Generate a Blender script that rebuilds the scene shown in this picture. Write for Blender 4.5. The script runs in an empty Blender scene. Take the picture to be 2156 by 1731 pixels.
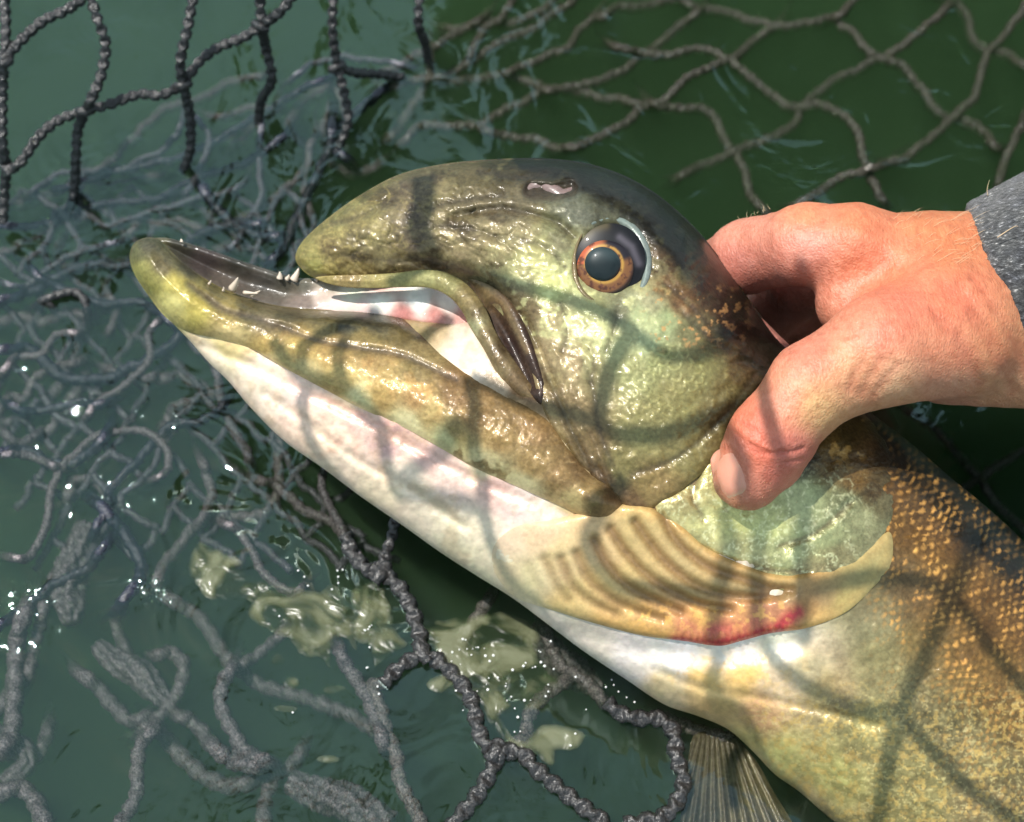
import bpy, math, random
import numpy as np
from mathutils import Vector, Matrix
from mathutils.geometry import delaunay_2d_cdt

random.seed(7)
rng = np.random.default_rng(7)
scene = bpy.context.scene
COL = scene.collection

# ------------------------------------------------------------------ camera
W0, H0 = 2156.0, 1731.0            # modelling raster: 1 unit = 0.13 mm at the reference distance
CX, CY = W0 / 2, H0 / 2
F = 3234.0
D0 = 0.42                          # reference distance from the lens (m)
TAU = math.radians(30)             # camera tilt from straight down
HC = 0.42                          # camera height over the water
K = D0 / F                         # metres per unit at the reference distance
CAM = np.array([0.0, 0.0, HC])
R_ = np.array([1.0, 0, 0])
U_ = np.array([0, math.cos(TAU), math.sin(TAU)])
F_ = np.array([0, math.sin(TAU), -math.cos(TAU)])
cam_d = bpy.data.cameras.new("camera")
cam = bpy.data.objects.new("camera", cam_d)
COL.objects.link(cam)
cam.location = CAM
cam.rotation_euler = (TAU, 0, 0)
cam_d.sensor_width = 36
cam_d.lens = 36 * F / W0
cam_d.clip_start = 0.01
cam_d.clip_end = 400
cam_d.dof.use_dof = True
cam_d.dof.focus_distance = D0 - 0.025
cam_d.dof.aperture_fstop = 15
scene.camera = cam

# ------------------------------------------------------------------ light
s_cam = np.array([-0.36, 0.50, 0.79]); s_cam /= np.linalg.norm(s_cam)
SUN = s_cam[0] * R_ + s_cam[1] * U_ - s_cam[2] * F_
sun_d = bpy.data.lights.new("sun", 'SUN')
sun_d.energy = 4.8
sun_d.angle = math.radians(0.42)
sun_d.color = (1.0, 0.96, 0.90)
sun = bpy.data.objects.new("sun", sun_d)
COL.objects.link(sun)
sun.location = (0, 0, 3)
sun.rotation_euler = Vector((-SUN).tolist()).to_track_quat('-Z', 'Y').to_euler()

world = bpy.data.worlds.new("World")
scene.world = world
world.use_nodes = True
nt = world.node_tree
nt.nodes.clear()
wo = nt.nodes.new("ShaderNodeOutputWorld")
bg = nt.nodes.new("ShaderNodeBackground")
sky = nt.nodes.new("ShaderNodeTexSky")
sky.sky_type = 'NISHITA'
sky.sun_disc = False
sky.sun_elevation = math.asin(SUN[2])
sky.sun_rotation = math.atan2(SUN[0], SUN[1])
sky.air_density = 1.3
sky.dust_density = 2.0
# clouds mixed over the blue of the sky
tc = nt.nodes.new("ShaderNodeTexCoord")
cn = nt.nodes.new("ShaderNodeTexNoise"); cn.inputs["Scale"].default_value = 2.3
cn.inputs["Detail"].default_value = 6
cr = nt.nodes.new("ShaderNodeValToRGB")
cr.color_ramp.elements[0].position = 0.30; cr.color_ramp.elements[1].position = 0.55
cm = nt.nodes.new("ShaderNodeMix"); cm.data_type = 'RGBA'
nt.links.new(tc.outputs["Generated"], cn.inputs["Vector"])
nt.links.new(cn.outputs["Fac"], cr.inputs[0])
nt.links.new(cr.outputs[0], cm.inputs[0])
nt.links.new(sky.outputs[0], cm.inputs[6])
cm.inputs[7].default_value = (8.6, 10.8, 12.2, 1)
nt.links.new(cm.outputs[2], bg.inputs[0])
bg.inputs[1].default_value = 0.072
nt.links.new(bg.outputs[0], wo.inputs[0])

scene.view_settings.view_transform = 'Standard'
scene.view_settings.look = 'None'
scene.view_settings.exposure = 0.2
scene.view_settings.gamma = 1
scene.render.engine = 'CYCLES'
scene.cycles.use_denoising = True
scene.cycles.max_bounces = 8
scene.cycles.transparent_max_bounces = 12
scene.cycles.volume_bounces = 1
scene.cycles.caustics_reflective = False
scene.cycles.caustics_refractive = False

# ------------------------------------------------------------------ coordinate helpers
def P(x, y, h):
    """raster position and height above the reference plane -> world points"""
    x = np.asarray(x, float); y = np.asarray(y, float); h = np.broadcast_to(np.asarray(h, float), x.shape)
    d = D0 - h
    a = (x - CX) / F * d; b = (CY - y) / F * d
    return CAM + a[..., None] * R_ + b[..., None] * U_ + d[..., None] * F_

def hz(x, y, z):
    """height h of the point on this sight line that is at world height z"""
    v = (CY - np.asarray(y, float)) / F
    d = (HC - np.asarray(z, float)) / (math.cos(TAU) - v * math.sin(TAU))
    return D0 - d

def PZ(x, y, z):
    return P(x, y, hz(x, y, z))

def catmull(pts, closed=False, step=6.0):
    p = np.asarray(pts, float); n = len(p); out = []
    m = n if closed else n - 1
    for i in range(m):
        if closed:
            a, b, c, d = p[(i - 1) % n], p[i], p[(i + 1) % n], p[(i + 2) % n]
        else:
            a, b, c, d = p[max(i - 1, 0)], p[i], p[i + 1], p[min(i + 2, n - 1)]
        L = np.linalg.norm((c - b)[:2]) + 1e-6
        k = max(1, int(round(L / step)))
        t = (np.arange(k) / k)[:, None]
        # limited tangents keep uneven spacing from overshooting
        l0 = np.linalg.norm((b - a)[:2]) + 1e-6; l2 = np.linalg.norm((d - c)[:2]) + 1e-6
        m1 = (c - a) * (L / (L + l0)) if l0 > 1e-3 else (c - b)
        m2 = (d - b) * (L / (L + l2)) if l2 > 1e-3 else (c - b)
        out.append((2*t**3-3*t**2+1)*b + (t**3-2*t**2+t)*m1 + (-2*t**3+3*t**2)*c + (t**3-t**2)*m2)
    r = np.concatenate(out)
    if not closed: r = np.vstack([r, p[-1]])
    return r

def inside(x, y, poly):
    x = np.asarray(x); y = np.asarray(y); c = np.zeros(x.shape, bool)
    px, py = poly[:, 0], poly[:, 1]; n = len(poly)
    for i in range(n):
        x1, y1, x2, y2 = px[i], py[i], px[(i+1) % n], py[(i+1) % n]
        if y1 == y2: continue
        c ^= ((y1 > y) != (y2 > y)) & (x < (x2 - x1) * (y - y1) / (y2 - y1) + x1)
    return c

def pdist(x, y, poly, closed=False, want_t=False):
    x = np.asarray(x, float); y = np.asarray(y, float)
    poly = np.asarray(poly, float)
    best = np.full(x.shape, 1e18); tt = np.zeros(x.shape); n = len(poly)
    for i in range(n if closed else n - 1):
        ax, ay = poly[i, :2]; bx, by = poly[(i+1) % n, :2]
        dx, dy = bx - ax, by - ay; L = dx*dx + dy*dy + 1e-9
        t = np.clip(((x-ax)*dx + (y-ay)*dy) / L, 0, 1)
        q = (x-ax-t*dx)**2 + (y-ay-t*dy)**2
        m = q < best
        best = np.where(m, q, best); tt = np.where(m, (i + t) / max(1, n - 1), tt)
    d = np.sqrt(best)
    return (d, tt) if want_t else d

_lat = rng.random((256, 256))
def vnoise(x, y):
    xi = np.floor(x).astype(int); yi = np.floor(y).astype(int)
    fx = x - xi; fy = y - yi
    fx = fx*fx*(3-2*fx); fy = fy*fy*(3-2*fy)
    a = _lat[xi & 255, yi & 255]; b = _lat[(xi+1) & 255, yi & 255]
    c = _lat[xi & 255, (yi+1) & 255]; d = _lat[(xi+1) & 255, (yi+1) & 255]
    return (a*(1-fx)+b*fx)*(1-fy) + (c*(1-fx)+d*fx)*fy
def fbm(x, y, s, o=4, seed=0):
    x = np.asarray(x, float) / s + seed * 17.3; y = np.asarray(y, float) / s + seed * 9.7
    r = 0; a = 1; t = 0
    for i in range(o):
        r = r + a * vnoise(x, y); t += a; a *= 0.55; x = x * 2.03 + 5; y = y * 2.03 + 3
    return r / t - 0.5

def lin(c):
    c = np.asarray(c, float) / 255.0
    return np.where(c <= 0.04045, c / 12.92, ((c + 0.055) / 1.055) ** 2.4)

def idw(x, y, ctrl, p=1.5, e=18.0):
    """smooth blend of colours given at control points (x, y, r, g, b)"""
    c = np.array(ctrl, float); col = lin(c[:, 2:5])
    num = np.zeros(x.shape + (3,)); den = np.zeros(x.shape)
    for i in range(len(c)):
        w = 1.0 / ((x - c[i, 0])**2 + (y - c[i, 1])**2 + e*e) ** p
        num += w[..., None] * col[i]; den += w
    return num / den[..., None]

def mix(a, b, t):
    t = np.clip(t, 0, 1)[..., None]
    return a * (1 - t) + np.asarray(b, float) * t

def sstep(a, b, x):
    t = np.clip((x - a) / (b - a), 0, 1); return t*t*(3-2*t)

class Inflate:
    """height of a soft body that fills an outline (Poisson surface, circular on a strip)"""
    def __init__(self, poly, cell=8.0):
        self.poly = poly
        lo = poly.min(0) - 4*cell; hi = poly.max(0) + 4*cell
        self.lo = lo; self.c = cell
        nx, ny = ((hi - lo) / cell).astype(int) + 1
        phi = None
        for f in (8, 4, 2, 1):
            c = cell * f; mx, my = int((hi[0]-lo[0])/c) + 2, int((hi[1]-lo[1])/c) + 2
            X, Y = np.meshgrid(lo[0] + np.arange(mx)*c, lo[1] + np.arange(my)*c, indexing='ij')
            m = inside(X, Y, poly)
            if phi is None: phi = np.zeros((mx, my))
            else:
                g = np.minimum((np.arange(mx)) // 2, phi.shape[0]-1); k = np.minimum((np.arange(my)) // 2, phi.shape[1]-1)
                phi = phi[np.ix_(g, k)] * m
            for it in range(500 if f > 1 else 250):
                s = np.zeros_like(phi)
                s[1:-1, 1:-1] = (phi[2:, 1:-1] + phi[:-2, 1:-1] + phi[1:-1, 2:] + phi[1:-1, :-2] + c*c) / 4
                phi = s * m
        self.phi = phi
        D = np.zeros_like(phi); idx = m
        D[idx] = pdist(X[idx], Y[idx], poly[::2], True)
        ok = m & (D > 1.6 * cell)
        q = np.where(ok, phi / np.maximum(D, 1), 0); w = ok.astype(float)
        for it in range(12):                      # spread the ratio over the rim cells
            qs = q*w; ws = w.copy()
            a = np.zeros_like(q); b = np.zeros_like(q)
            for dx in (-1, 0, 1):
                for dy in (-1, 0, 1):
                    a += np.roll(np.roll(qs, dx, 0), dy, 1); b += np.roll(np.roll(ws, dx, 0), dy, 1)
            new = (b > 0) & (w == 0)
            q = np.where(new, a / np.maximum(b, 1e-9), q); w = np.where(new, 1.0, w)
        self.q = q
    def samp(self, A, x, y):
        u = np.clip((np.asarray(x) - self.lo[0]) / self.c, 0, A.shape[0] - 1.001); v = np.clip((np.asarray(y) - self.lo[1]) / self.c, 0, A.shape[1] - 1.001)
        i = u.astype(int); j = v.astype(int); fu = u - i; fv = v - j
        return (A[i, j]*(1-fu) + A[i+1, j]*fu)*(1-fv) + (A[i, j+1]*(1-fu) + A[i+1, j+1]*fu)*fv
    def __call__(self, x, y):
        ins = inside(x, y, self.poly)
        d = pdist(x, y, self.poly[::2], True) * ins
        phi = self.samp(self.q, x, y) * d
        return np.sqrt(np.maximum(2 * phi, 0)), d
    
# ------------------------------------------------------------------ mesh helpers
def new_mesh_obj(name, verts, faces, mat, parent=None, col=None, smooth=True, attrs=None):
    me = bpy.data.meshes.new(name)
    verts = np.asarray(verts, float); 
    if isinstance(faces, np.ndarray):
        n, k = faces.shape
        me.vertices.add(len(verts)); me.vertices.foreach_set("co", verts.astype(np.float32).ravel())
        me.loops.add(n*k); me.loops.foreach_set("vertex_index", faces.astype(np.int32).ravel())
        me.polygons.add(n); me.polygons.foreach_set("loop_start", (np.arange(n)*k).astype(np.int32))
        me.update(calc_edges=True)
    else:
        me.from_pydata(verts.tolist(), [], faces); me.update()
    me.validate()
    if smooth: me.polygons.foreach_set("use_smooth", np.ones(len(me.polygons), bool))
    if col is not None:
        a = me.color_attributes.new("Col", 'FLOAT_COLOR', 'POINT')
        c = np.ones((len(verts), 4), np.float32); c[:, :3] = col
        a.data.foreach_set("color", c.ravel())
    for k, v in (attrs or {}).items():
        a = me.attributes.new(k, 'FLOAT', 'POINT'); a.data.foreach_set("value", np.asarray(v, np.float32))
    me.materials.append(mat)
    o = bpy.data.objects.new(name, me); COL.objects.link(o)
    if parent is not None:
        o.parent = parent; o.matrix_parent_inverse = parent.matrix_world.inverted()
    return o

def tag(o, label=None, cat=None, group=None, kind=None):
    for k, v in (("label", label), ("category", cat), ("group", group), ("kind", kind)):
        if v: o[k] = v
    return o

def root(name, loc, label, cat, group=None):
    o = bpy.data.objects.new(name, None); COL.objects.link(o)
    o.location = loc; o.empty_display_size = 0.02
    o.matrix_world = Matrix.Translation(Vector([float(v) for v in loc]))
    return tag(o, label, cat, group)

def patch(name, outline, front, back, colour, mat, parent, step=4.0, grow=None, attrs=None):
    """closed solid filling an outline: front(x,y,d) and back(x,y,d) give heights, d = distance to the rim"""
    b = outline
    lo, hi = b.min(0), b.max(0)
    ny = int((hi[1]-lo[1]) / (step*0.87)) + 1; nx = int((hi[0]-lo[0]) / step) + 2
    J, I = np.meshgrid(np.arange(ny), np.arange(nx), indexing='ij')
    X = lo[0] + (I + (J % 2)*0.5)*step; Y = lo[1] + J*step*0.87
    X = X.ravel(); Y = Y.ravel()
    m = inside(X, Y, b); X, Y = X[m], Y[m]
    d = pdist(X, Y, b, True)
    m = d > step*1.1; X, Y, d = X[m], Y[m], d[m]
    # inset rings for a round rim
    tg = np.roll(b, -1, 0) - np.roll(b, 1, 0); tg /= np.linalg.norm(tg, axis=1)[:, None] + 1e-9
    area = 0.5*np.sum(b[:, 0]*np.roll(b[:, 1], -1) - np.roll(b[:, 0], -1)*b[:, 1])
    nn = np.stack([-tg[:, 1], tg[:, 0]], 1) * (1 if area > 0 else -1)
    rx, ry = [], []
    for off in (step*0.13, step*0.5):
        q = b + nn*off
        dd = pdist(q[:, 0], q[:, 1], b, True)
        k = inside(q[:, 0], q[:, 1], b) & (dd > off*0.8)
        rx.append(q[k, 0]); ry.append(q[k, 1])
    PX = np.concatenate([b[:, 0]] + rx + [X]); PY = np.concatenate([b[:, 1]] + ry + [Y])
    nb = len(b)
    pts = [Vector((float(px), float(py))) for px, py in zip(PX, PY)]
    r = delaunay_2d_cdt(pts, [(i, (i+1) % nb) for i in range(nb)], [], 2, 1e-4)
    vo = np.array([[v.x, v.y] for v in r[0]]); tri = np.array([t for t in r[2] if len(t) == 3])
    cx = vo[tri].mean(1); ok = inside(cx[:, 0], cx[:, 1], b); tri = tri[ok]
    used = np.unique(tri); rem = -np.ones(len(vo), int); rem[used] = np.arange(len(used)); vo = vo[used]; tri = rem[tri]
    x, y = vo[:, 0], vo[:, 1]
    d = pdist(x, y, b, True)
    rim = d < 1e-3
    hf = front(x, y, d); hb = back(x, y, d)
    hb = np.where(rim, hf, hb)
    n = len(x)
    ids = np.arange(n); bi = np.where(rim, ids, n + np.cumsum(~rim) - 1)
    V = np.concatenate([P(x, y, hf), P(x[~rim], y[~rim], hb[~rim])])
    a = vo[tri]; cr_ = (a[:, 1, 0]-a[:, 0, 0])*(a[:, 2, 1]-a[:, 0, 1]) - (a[:, 1, 1]-a[:, 0, 1])*(a[:, 2, 0]-a[:, 0, 0])
    tri = np.where((cr_ > 0)[:, None], tri[:, ::-1], tri)      # raster y points down
    T2 = bi[tri][:, ::-1]
    same = (T2[:, ::-1] == tri).all(1)
    Fc = np.concatenate([tri, T2[~same]])
    c = colour(x, y, d)
    C = np.concatenate([c, c[~rim]])
    at = None
    if attrs: at = {k: np.concatenate([f(x, y, d), f(x, y, d)[~rim]]) for k, f in attrs.items()}
    return new_mesh_obj(name, V, Fc, mat, parent, C, attrs=at)

def frames(pts):
    T = np.gradient(pts, axis=0); T /= np.linalg.norm(T, axis=1)[:, None] + 1e-12
    up = -F_ + 0.05*R_
    B = np.cross(T, up); B /= np.linalg.norm(B, axis=1)[:, None] + 1e-12
    N = np.cross(B, T)
    return T, B, N

def tube(pts, rad, nseg=10, braid=0.0, per=0.003, phase=0.0, cap=True):
    """verts, quads of a tube along world points"""
    pts = np.asarray(pts, float); n = len(pts); rad = np.broadcast_to(np.asarray(rad, float), (n,))
    T, B, N = frames(pts)
    s = np.concatenate([[0], np.cumsum(np.linalg.norm(np.diff(pts, axis=0), axis=1))])
    th = np.arange(nseg)/nseg*2*math.pi
    k = 2*math.pi/per
    S = s[:, None]*k + phase
    rr = rad[:, None]*(1 + braid*(np.maximum(np.cos(2*th + S), np.cos(2*th - S)) - 0.4))
    if braid > 0: rr = rr*(1 + 0.05*rng.standard_normal(rr.shape))
    V = pts[:, None, :] + rr[..., None]*(np.cos(th)[None, :, None]*B[:, None, :] + np.sin(th)[None, :, None]*N[:, None, :])
    V = V.reshape(-1, 3)
    i = np.arange(n-1)[:, None]*nseg; j = np.arange(nseg)[None, :]; j2 = (j+1) % nseg
    Q = np.stack([i+j, i+j2, i+nseg+j2, i+nseg+j], -1).reshape(-1, 4)
    if cap:
        V = np.vstack([V, pts[0], pts[-1]]); a, b = len(V)-2, len(V)-1
        jj = np.arange(nseg); j2 = (jj+1) % nseg
        Q = np.vstack([Q, np.stack([jj, np.full(nseg, a), np.full(nseg, a), j2], -1) * 0 + np.stack([j2, jj, np.full(nseg, a), np.full(nseg, a)], -1),
                       np.stack([(n-1)*nseg+jj, (n-1)*nseg+j2, np.full(nseg, b), np.full(nseg, b)], -1)])
    return V, Q

def join(parts):
    V, Q, o = [], [], 0
    for v, q in parts:
        V.append(v); Q.append(q+o); o += len(v)
    return np.vstack(V), np.vstack(Q)

def quads_obj(name, V, Q, mat, parent=None, col=None):
    """quads whose last index may repeat (caps) -> mesh"""
    tri = Q[:, 2] == Q[:, 3]
    if tri.any():
        f = [tuple(int(a) for a in q[:3]) if t else tuple(int(a) for a in q) for q, t in zip(Q, tri)]
        return new_mesh_obj(name, V, f, mat, parent, col)
    return new_mesh_obj(name, V, Q, mat, parent, col)

# ------------------------------------------------------------------ materials
class M:
    def __init__(self, name):
        self.m = bpy.data.materials.new(name); self.m.use_nodes = True
        self.t = self.m.node_tree; self.t.nodes.clear()
        self.out = self.n("ShaderNodeOutputMaterial")
    def n(self, t, **kw):
        o = self.t.nodes.new(t)
        for k, v in kw.items(): setattr(o, k, v)
        return o
    def l(self, a, b): self.t.links.new(a, b)
    def noise(self, scale, detail=4, rough=0.55, vec=None, dist=0.0):
        o = self.n("ShaderNodeTexNoise"); o.inputs["Scale"].default_value = scale
        o.inputs["Detail"].default_value = detail; o.inputs["Roughness"].default_value = rough; o.inputs["Distortion"].default_value = dist
        if vec is not None: self.l(vec, o.inputs["Vector"])
        return o
    def pos(self):
        return self.n("ShaderNodeNewGeometry").outputs["Position"]
    def math(self, op, a, b=None):
        o = self.n("ShaderNodeMath", operation=op)
        for i, v in enumerate((a, b)):
            if v is None: continue
            if hasattr(v, "links"): self.l(v, o.inputs[i])
            else: o.inputs[i].default_value = v
        return o.outputs[0]
    def ramp(self, fac, stops):
        o = self.n("ShaderNodeValToRGB"); e = o.color_ramp.elements
        while len(e) < len(stops): e.new(0.5)
        for i, (p, c) in enumerate(stops):
            e[i].position = p; e[i].color = (*c, 1) if len(c) == 3 else c
        self.l(fac, o.inputs[0]); return o.outputs[0]
    def bump(self, h, dist, strength=1.0, normal=None):
        o = self.n("ShaderNodeBump"); o.inputs["Distance"].default_value = dist; o.inputs["Strength"].default_value = strength
        self.l(h, o.inputs["Height"])
        if normal is not None: self.l(normal, o.inputs["Normal"])
        return o.outputs[0]
    def mul(self, a, b, fac=1.0, mode='MULTIPLY'):
        o = self.n("ShaderNodeMix", data_type='RGBA', blend_type=mode)
        for v, s in ((fac, 0), (a, 6), (b, 7)):
            if hasattr(v, "links"): self.l(v, o.inputs[s])
            else: o.inputs[s].default_value = v if s == 0 else (*v, 1)
        return o.outputs[2]

def fish_mat(name, speck=0.35, bump=0.00012, rough=0.42, coat=0.28, tint=(1.0, 0.98, 0.92), fine=900, spark=0.00020, sat=0.90, val=0.95, metal=0.14):
    m = M(name); pos = m.pos()
    att = m.n("ShaderNodeAttribute", attribute_name="Col")
    n1 = m.noise(fine, 3, 0.6, pos); n2 = m.noise(420, 5, 0.6, pos, 0.6)
    s1 = m.ramp(n1.outputs["Fac"], [(0.36, (1-speck,)*3), (0.62, (1.08,)*3)])
    s2 = m.ramp(n2.outputs["Fac"], [(0.36, (0.66, 0.60, 0.54)), (0.58, (1.04, 1.03, 1.0))])
    sc_ = m.n("ShaderNodeSeparateColor"); m.l(att.outputs["Color"], sc_.inputs[0])
    fk = m.n("ShaderNodeMath", operation='SUBTRACT', use_clamp=True); fk.inputs[0].default_value = 1.0; m.l(m.math('MULTIPLY', sc_.outputs["Green"], 1.7), fk.inputs[1]); fk = fk.outputs[0]
    c = m.mul(att.outputs["Color"], s1, m.math('MULTIPLY', fk, 0.95)); c = m.mul(c, s2, m.math('MULTIPLY', fk, 0.55))
    g = m.noise(90, 2, 0.5, pos)
    c = m.mul(c, m.ramp(g.outputs["Fac"], [(0.3, (0.96, 1.0, 0.93)), (0.7, (1.0, 0.97, 0.97))]))
    c = m.mul(c, tint)
    hs = m.n("ShaderNodeHueSaturation"); hs.inputs["Saturation"].default_value = sat; hs.inputs["Value"].default_value = val; m.l(c, hs.inputs["Color"]); c = hs.outputs[0]
    b = m.n("ShaderNodeBsdfPrincipled")
    m.l(c, b.inputs["Base Color"]); b.inputs["Roughness"].default_value = rough
    b.inputs["Coat Weight"].default_value = coat; b.inputs["Coat Roughness"].default_value = 0.13; b.inputs["Specular IOR Level"].default_value = 0.2
    b.inputs["Metallic"].default_value = metal
    b.inputs["Subsurface Weight"].default_value = 0.08; b.inputs["Subsurface Radius"].default_value = (1.0, 0.5, 0.3); b.inputs["Subsurface Scale"].default_value = 0.002
    w = m.noise(210, 4, 0.55, pos, 0.8)
    nb = m.bump(w.outputs["Fac"], bump*2.2, 0.45)
    nb = m.bump(n1.outputs["Fac"], bump, 0.7, nb)
    m.l(nb, b.inputs["Normal"])
    ns = m.noise(850, 2, 0.5, pos)
    cb = m.bump(ns.outputs["Fac"], spark, 1.0, nb)
    m.l(cb, b.inputs["Coat Normal"])
    m.l(b.outputs[0], m.out.inputs[0])
    return m.m

MAT_SKIN_FISH = fish_mat("wet_fish_skin")
MAT_PALE = fish_mat("pale_throat_skin", tint=(1.0, 0.99, 1.0), val=1.08, metal=0.1, speck=0.12, bump=0.00006, rough=0.42, coat=0.35)
MAT_SILVER = fish_mat("silvery_gill_plate", val=1.1, metal=0.5, speck=0.42, bump=0.0002, rough=0.33, coat=0.4, fine=1100)
MAT_SCALE = fish_mat("scaled_body_skin", tint=(1.0, 0.985, 0.96), val=1.04, metal=0.15, speck=0.16, bump=0.00012, rough=0.45, coat=0.25, fine=1300)
MAT_MOUTH = fish_mat("mouth_lining", tint=(1.0, 1.0, 1.0), val=1.05, metal=0.0, speck=0.15, bump=0.00005, rough=0.3, coat=0.45)

def simple(name, col, rough=0.4, coat=0.0, spec=0.5, nscale=None, namp=0.2, bump=0.0):
    m = M(name); b = m.n("ShaderNodeBsdfPrincipled")
    b.inputs["Roughness"].default_value = rough; b.inputs["Coat Weight"].default_value = coat; b.inputs["Coat Roughness"].default_value = 0.05
    if nscale:
        nz = m.noise(nscale, 4, 0.6, m.pos())
        c = m.mul(col, m.ramp(nz.outputs["Fac"], [(0.3, (1-namp,)*3), (0.7, (1, 1, 1))]))
        m.l(c, b.inputs["Base Color"])
        if bump: m.l(m.bump(nz.outputs["Fac"], bump, 1.0), b.inputs["Normal"])
    else: b.inputs["Base Color"].default_value = (*col, 1)
    m.l(b.outputs[0], m.out.inputs[0]); return m.m

#@@WATER
# ------------------------------------------------------------------ water: a real body of murky green water
def make_water():
    m = M("lake_water"); pos = m.pos()
    n1 = m.noise(34, 3, 0.5, pos, 0.9); n2 = m.noise(95, 2, 0.5, pos, 0.5); n3 = m.noise(9, 2, 0.5, pos, 0.4)
    h = m.math('ADD', m.math('MULTIPLY', n1.outputs["Fac"], 1.0), m.math('MULTIPLY', n2.outputs["Fac"], 0.05))
    h = m.math('ADD', h, m.math('MULTIPLY', n3.outputs["Fac"], 2.2))
    # the ripples spread from the splashing beside the jaw and die away from it
    ce = m.n("ShaderNodeVectorMath", operation='DISTANCE'); m.l(pos, ce.inputs[0]); ce.inputs[1].default_value = [float(q) for q in PZ(330, 760, 0.0)]
    mr = m.n("ShaderNodeMapRange"); mr.interpolation_type = 'SMOOTHSTEP'; m.l(ce.outputs["Value"], mr.inputs[0])
    for q, v_ in ((1, 0.02), (2, 0.12), (3, 0.88), (4, 0.34)): mr.inputs[q].default_value = v_
    h = m.math('MULTIPLY', h, mr.outputs[0])
    nb = m.bump(h, 0.0062, 1.0)
    fr = m.n("ShaderNodeFresnel"); fr.inputs["IOR"].default_value = 1.66; m.l(nb, fr.inputs["Normal"])
    gl = m.n("ShaderNodeBsdfGlossy"); gl.inputs["Roughness"].default_value = 0.02; gl.inputs[0].default_value = (0.74, 1.0, 1.0, 1); m.l(nb, gl.inputs["Normal"])
    tr = m.n("ShaderNodeBsdfTransparent"); tr.inputs[0].default_value = (0.97, 0.99, 0.98, 1)
    rf = m.n("ShaderNodeBsdfRefraction"); rf.inputs["IOR"].default_value = 1.16; rf.inputs["Roughness"].default_value = 0.0; m.l(nb, rf.inputs["Normal"])
    m2 = m.n("ShaderNodeMixShader"); m2.inputs[0].default_value = 0.62; m.l(tr.outputs[0], m2.inputs[1]); m.l(rf.outputs[0], m2.inputs[2])
    tr = m2
    mx = m.n("ShaderNodeMixShader"); m.l(fr.outputs[0], mx.inputs[0]); m.l(tr.outputs[0], mx.inputs[1]); m.l(gl.outputs[0], mx.inputs[2])
    m.l(mx.outputs[0], m.out.inputs["Surface"])
    v = m.n("ShaderNodeVolumePrincipled")
    v.inputs["Color"].default_value = (0.24, 0.46, 0.21, 1)
    v.inputs["Density"].default_value = 19.0
    v.inputs["Anisotropy"].default_value = 0.2
    m.l(v.outputs[0], m.out.inputs["Volume"])
    X, Yd, Z = 14.0, 14.0, -0.7
    V = [(-X, -Yd, 0), (X, -Yd, 0), (X, Yd, 0), (-X, Yd, 0), (-X, -Yd, Z), (X, -Yd, Z), (X, Yd, Z), (-X, Yd, Z)]
    Fq = [(0, 1, 2, 3), (7, 6, 5, 4), (0, 4, 5, 1), (1, 5, 6, 2), (2, 6, 7, 3), (3, 7, 4, 0)]
    o = new_mesh_obj("water", V, Fq, m.m, smooth=False)
    tag(o, kind="structure")
    g = simple("lake_bed_mud", (0.03, 0.05, 0.025), 0.9, nscale=3, namp=0.5)
    S = 150
    o2 = new_mesh_obj("ground", [(-S, -S, -0.75), (S, -S, -0.75), (S, S, -0.75), (-S, S, -0.75)], [(0, 1, 2, 3)], g, smooth=False)
    tag(o2, kind="structure")
make_water()
#@@FISH
# ------------------------------------------------------------------ the pike
RIM = -0.006
SIL = catmull([(283, 515), (305, 503), (332, 505), (368, 540), (402, 568), (450, 600), (500, 622), (545, 637), (600, 648), (700, 655), (765, 656), (835, 662), (900, 668), (975, 673), (1000, 664),
    (982, 640), (948, 612), (900, 599), (850, 604), (790, 605), (735, 602), (690, 593), (655, 580), (632, 560), (624, 540), (640, 508), (690, 462), (760, 412), (840, 370), (930, 348), (1030, 338),
    (1130, 335), (1220, 343), (1290, 362), (1360, 396), (1420, 441), (1470, 490), (1512, 542), (1548, 592), (1585, 645), (1637, 712), (1700, 772), (1780, 830), (1850, 882), (1920, 935), (2000, 1004),
    (2080, 1070), (2156, 1140), (2300, 1280), (2500, 1500), (2700, 1800), (2760, 2050), (2700, 2180), (2540, 2200), (2300, 2130), (2000, 1990), (1880, 1850), (1780, 1755), (1725, 1706), (1684, 1668), (1631, 1630), (1586, 1583), (1533, 1536), (1470, 1508),
    (1400, 1484), (1320, 1432), (1230, 1372), (1150, 1312), (1080, 1260), (1000, 1210), (930, 1165), (840, 1101), (760, 1046), (680, 986), (600, 930), (530, 861), (480, 802), (440, 764), (400, 718),
    (350, 666), (310, 615), (284, 574), (275, 540)], True, 7)
BI = Inflate(SIL, 8)
print("inflated", BI.phi.shape)

def B0(x, y):
    i, d = BI(x, y)
    return RIM + K * 0.80 * i * (1 - 0.10*sstep(150, 420, i)), d

def groove(x, y, line, w, closed=False):
    return np.exp(-(pdist(x, y, line, closed) / w) ** 2)

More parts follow.
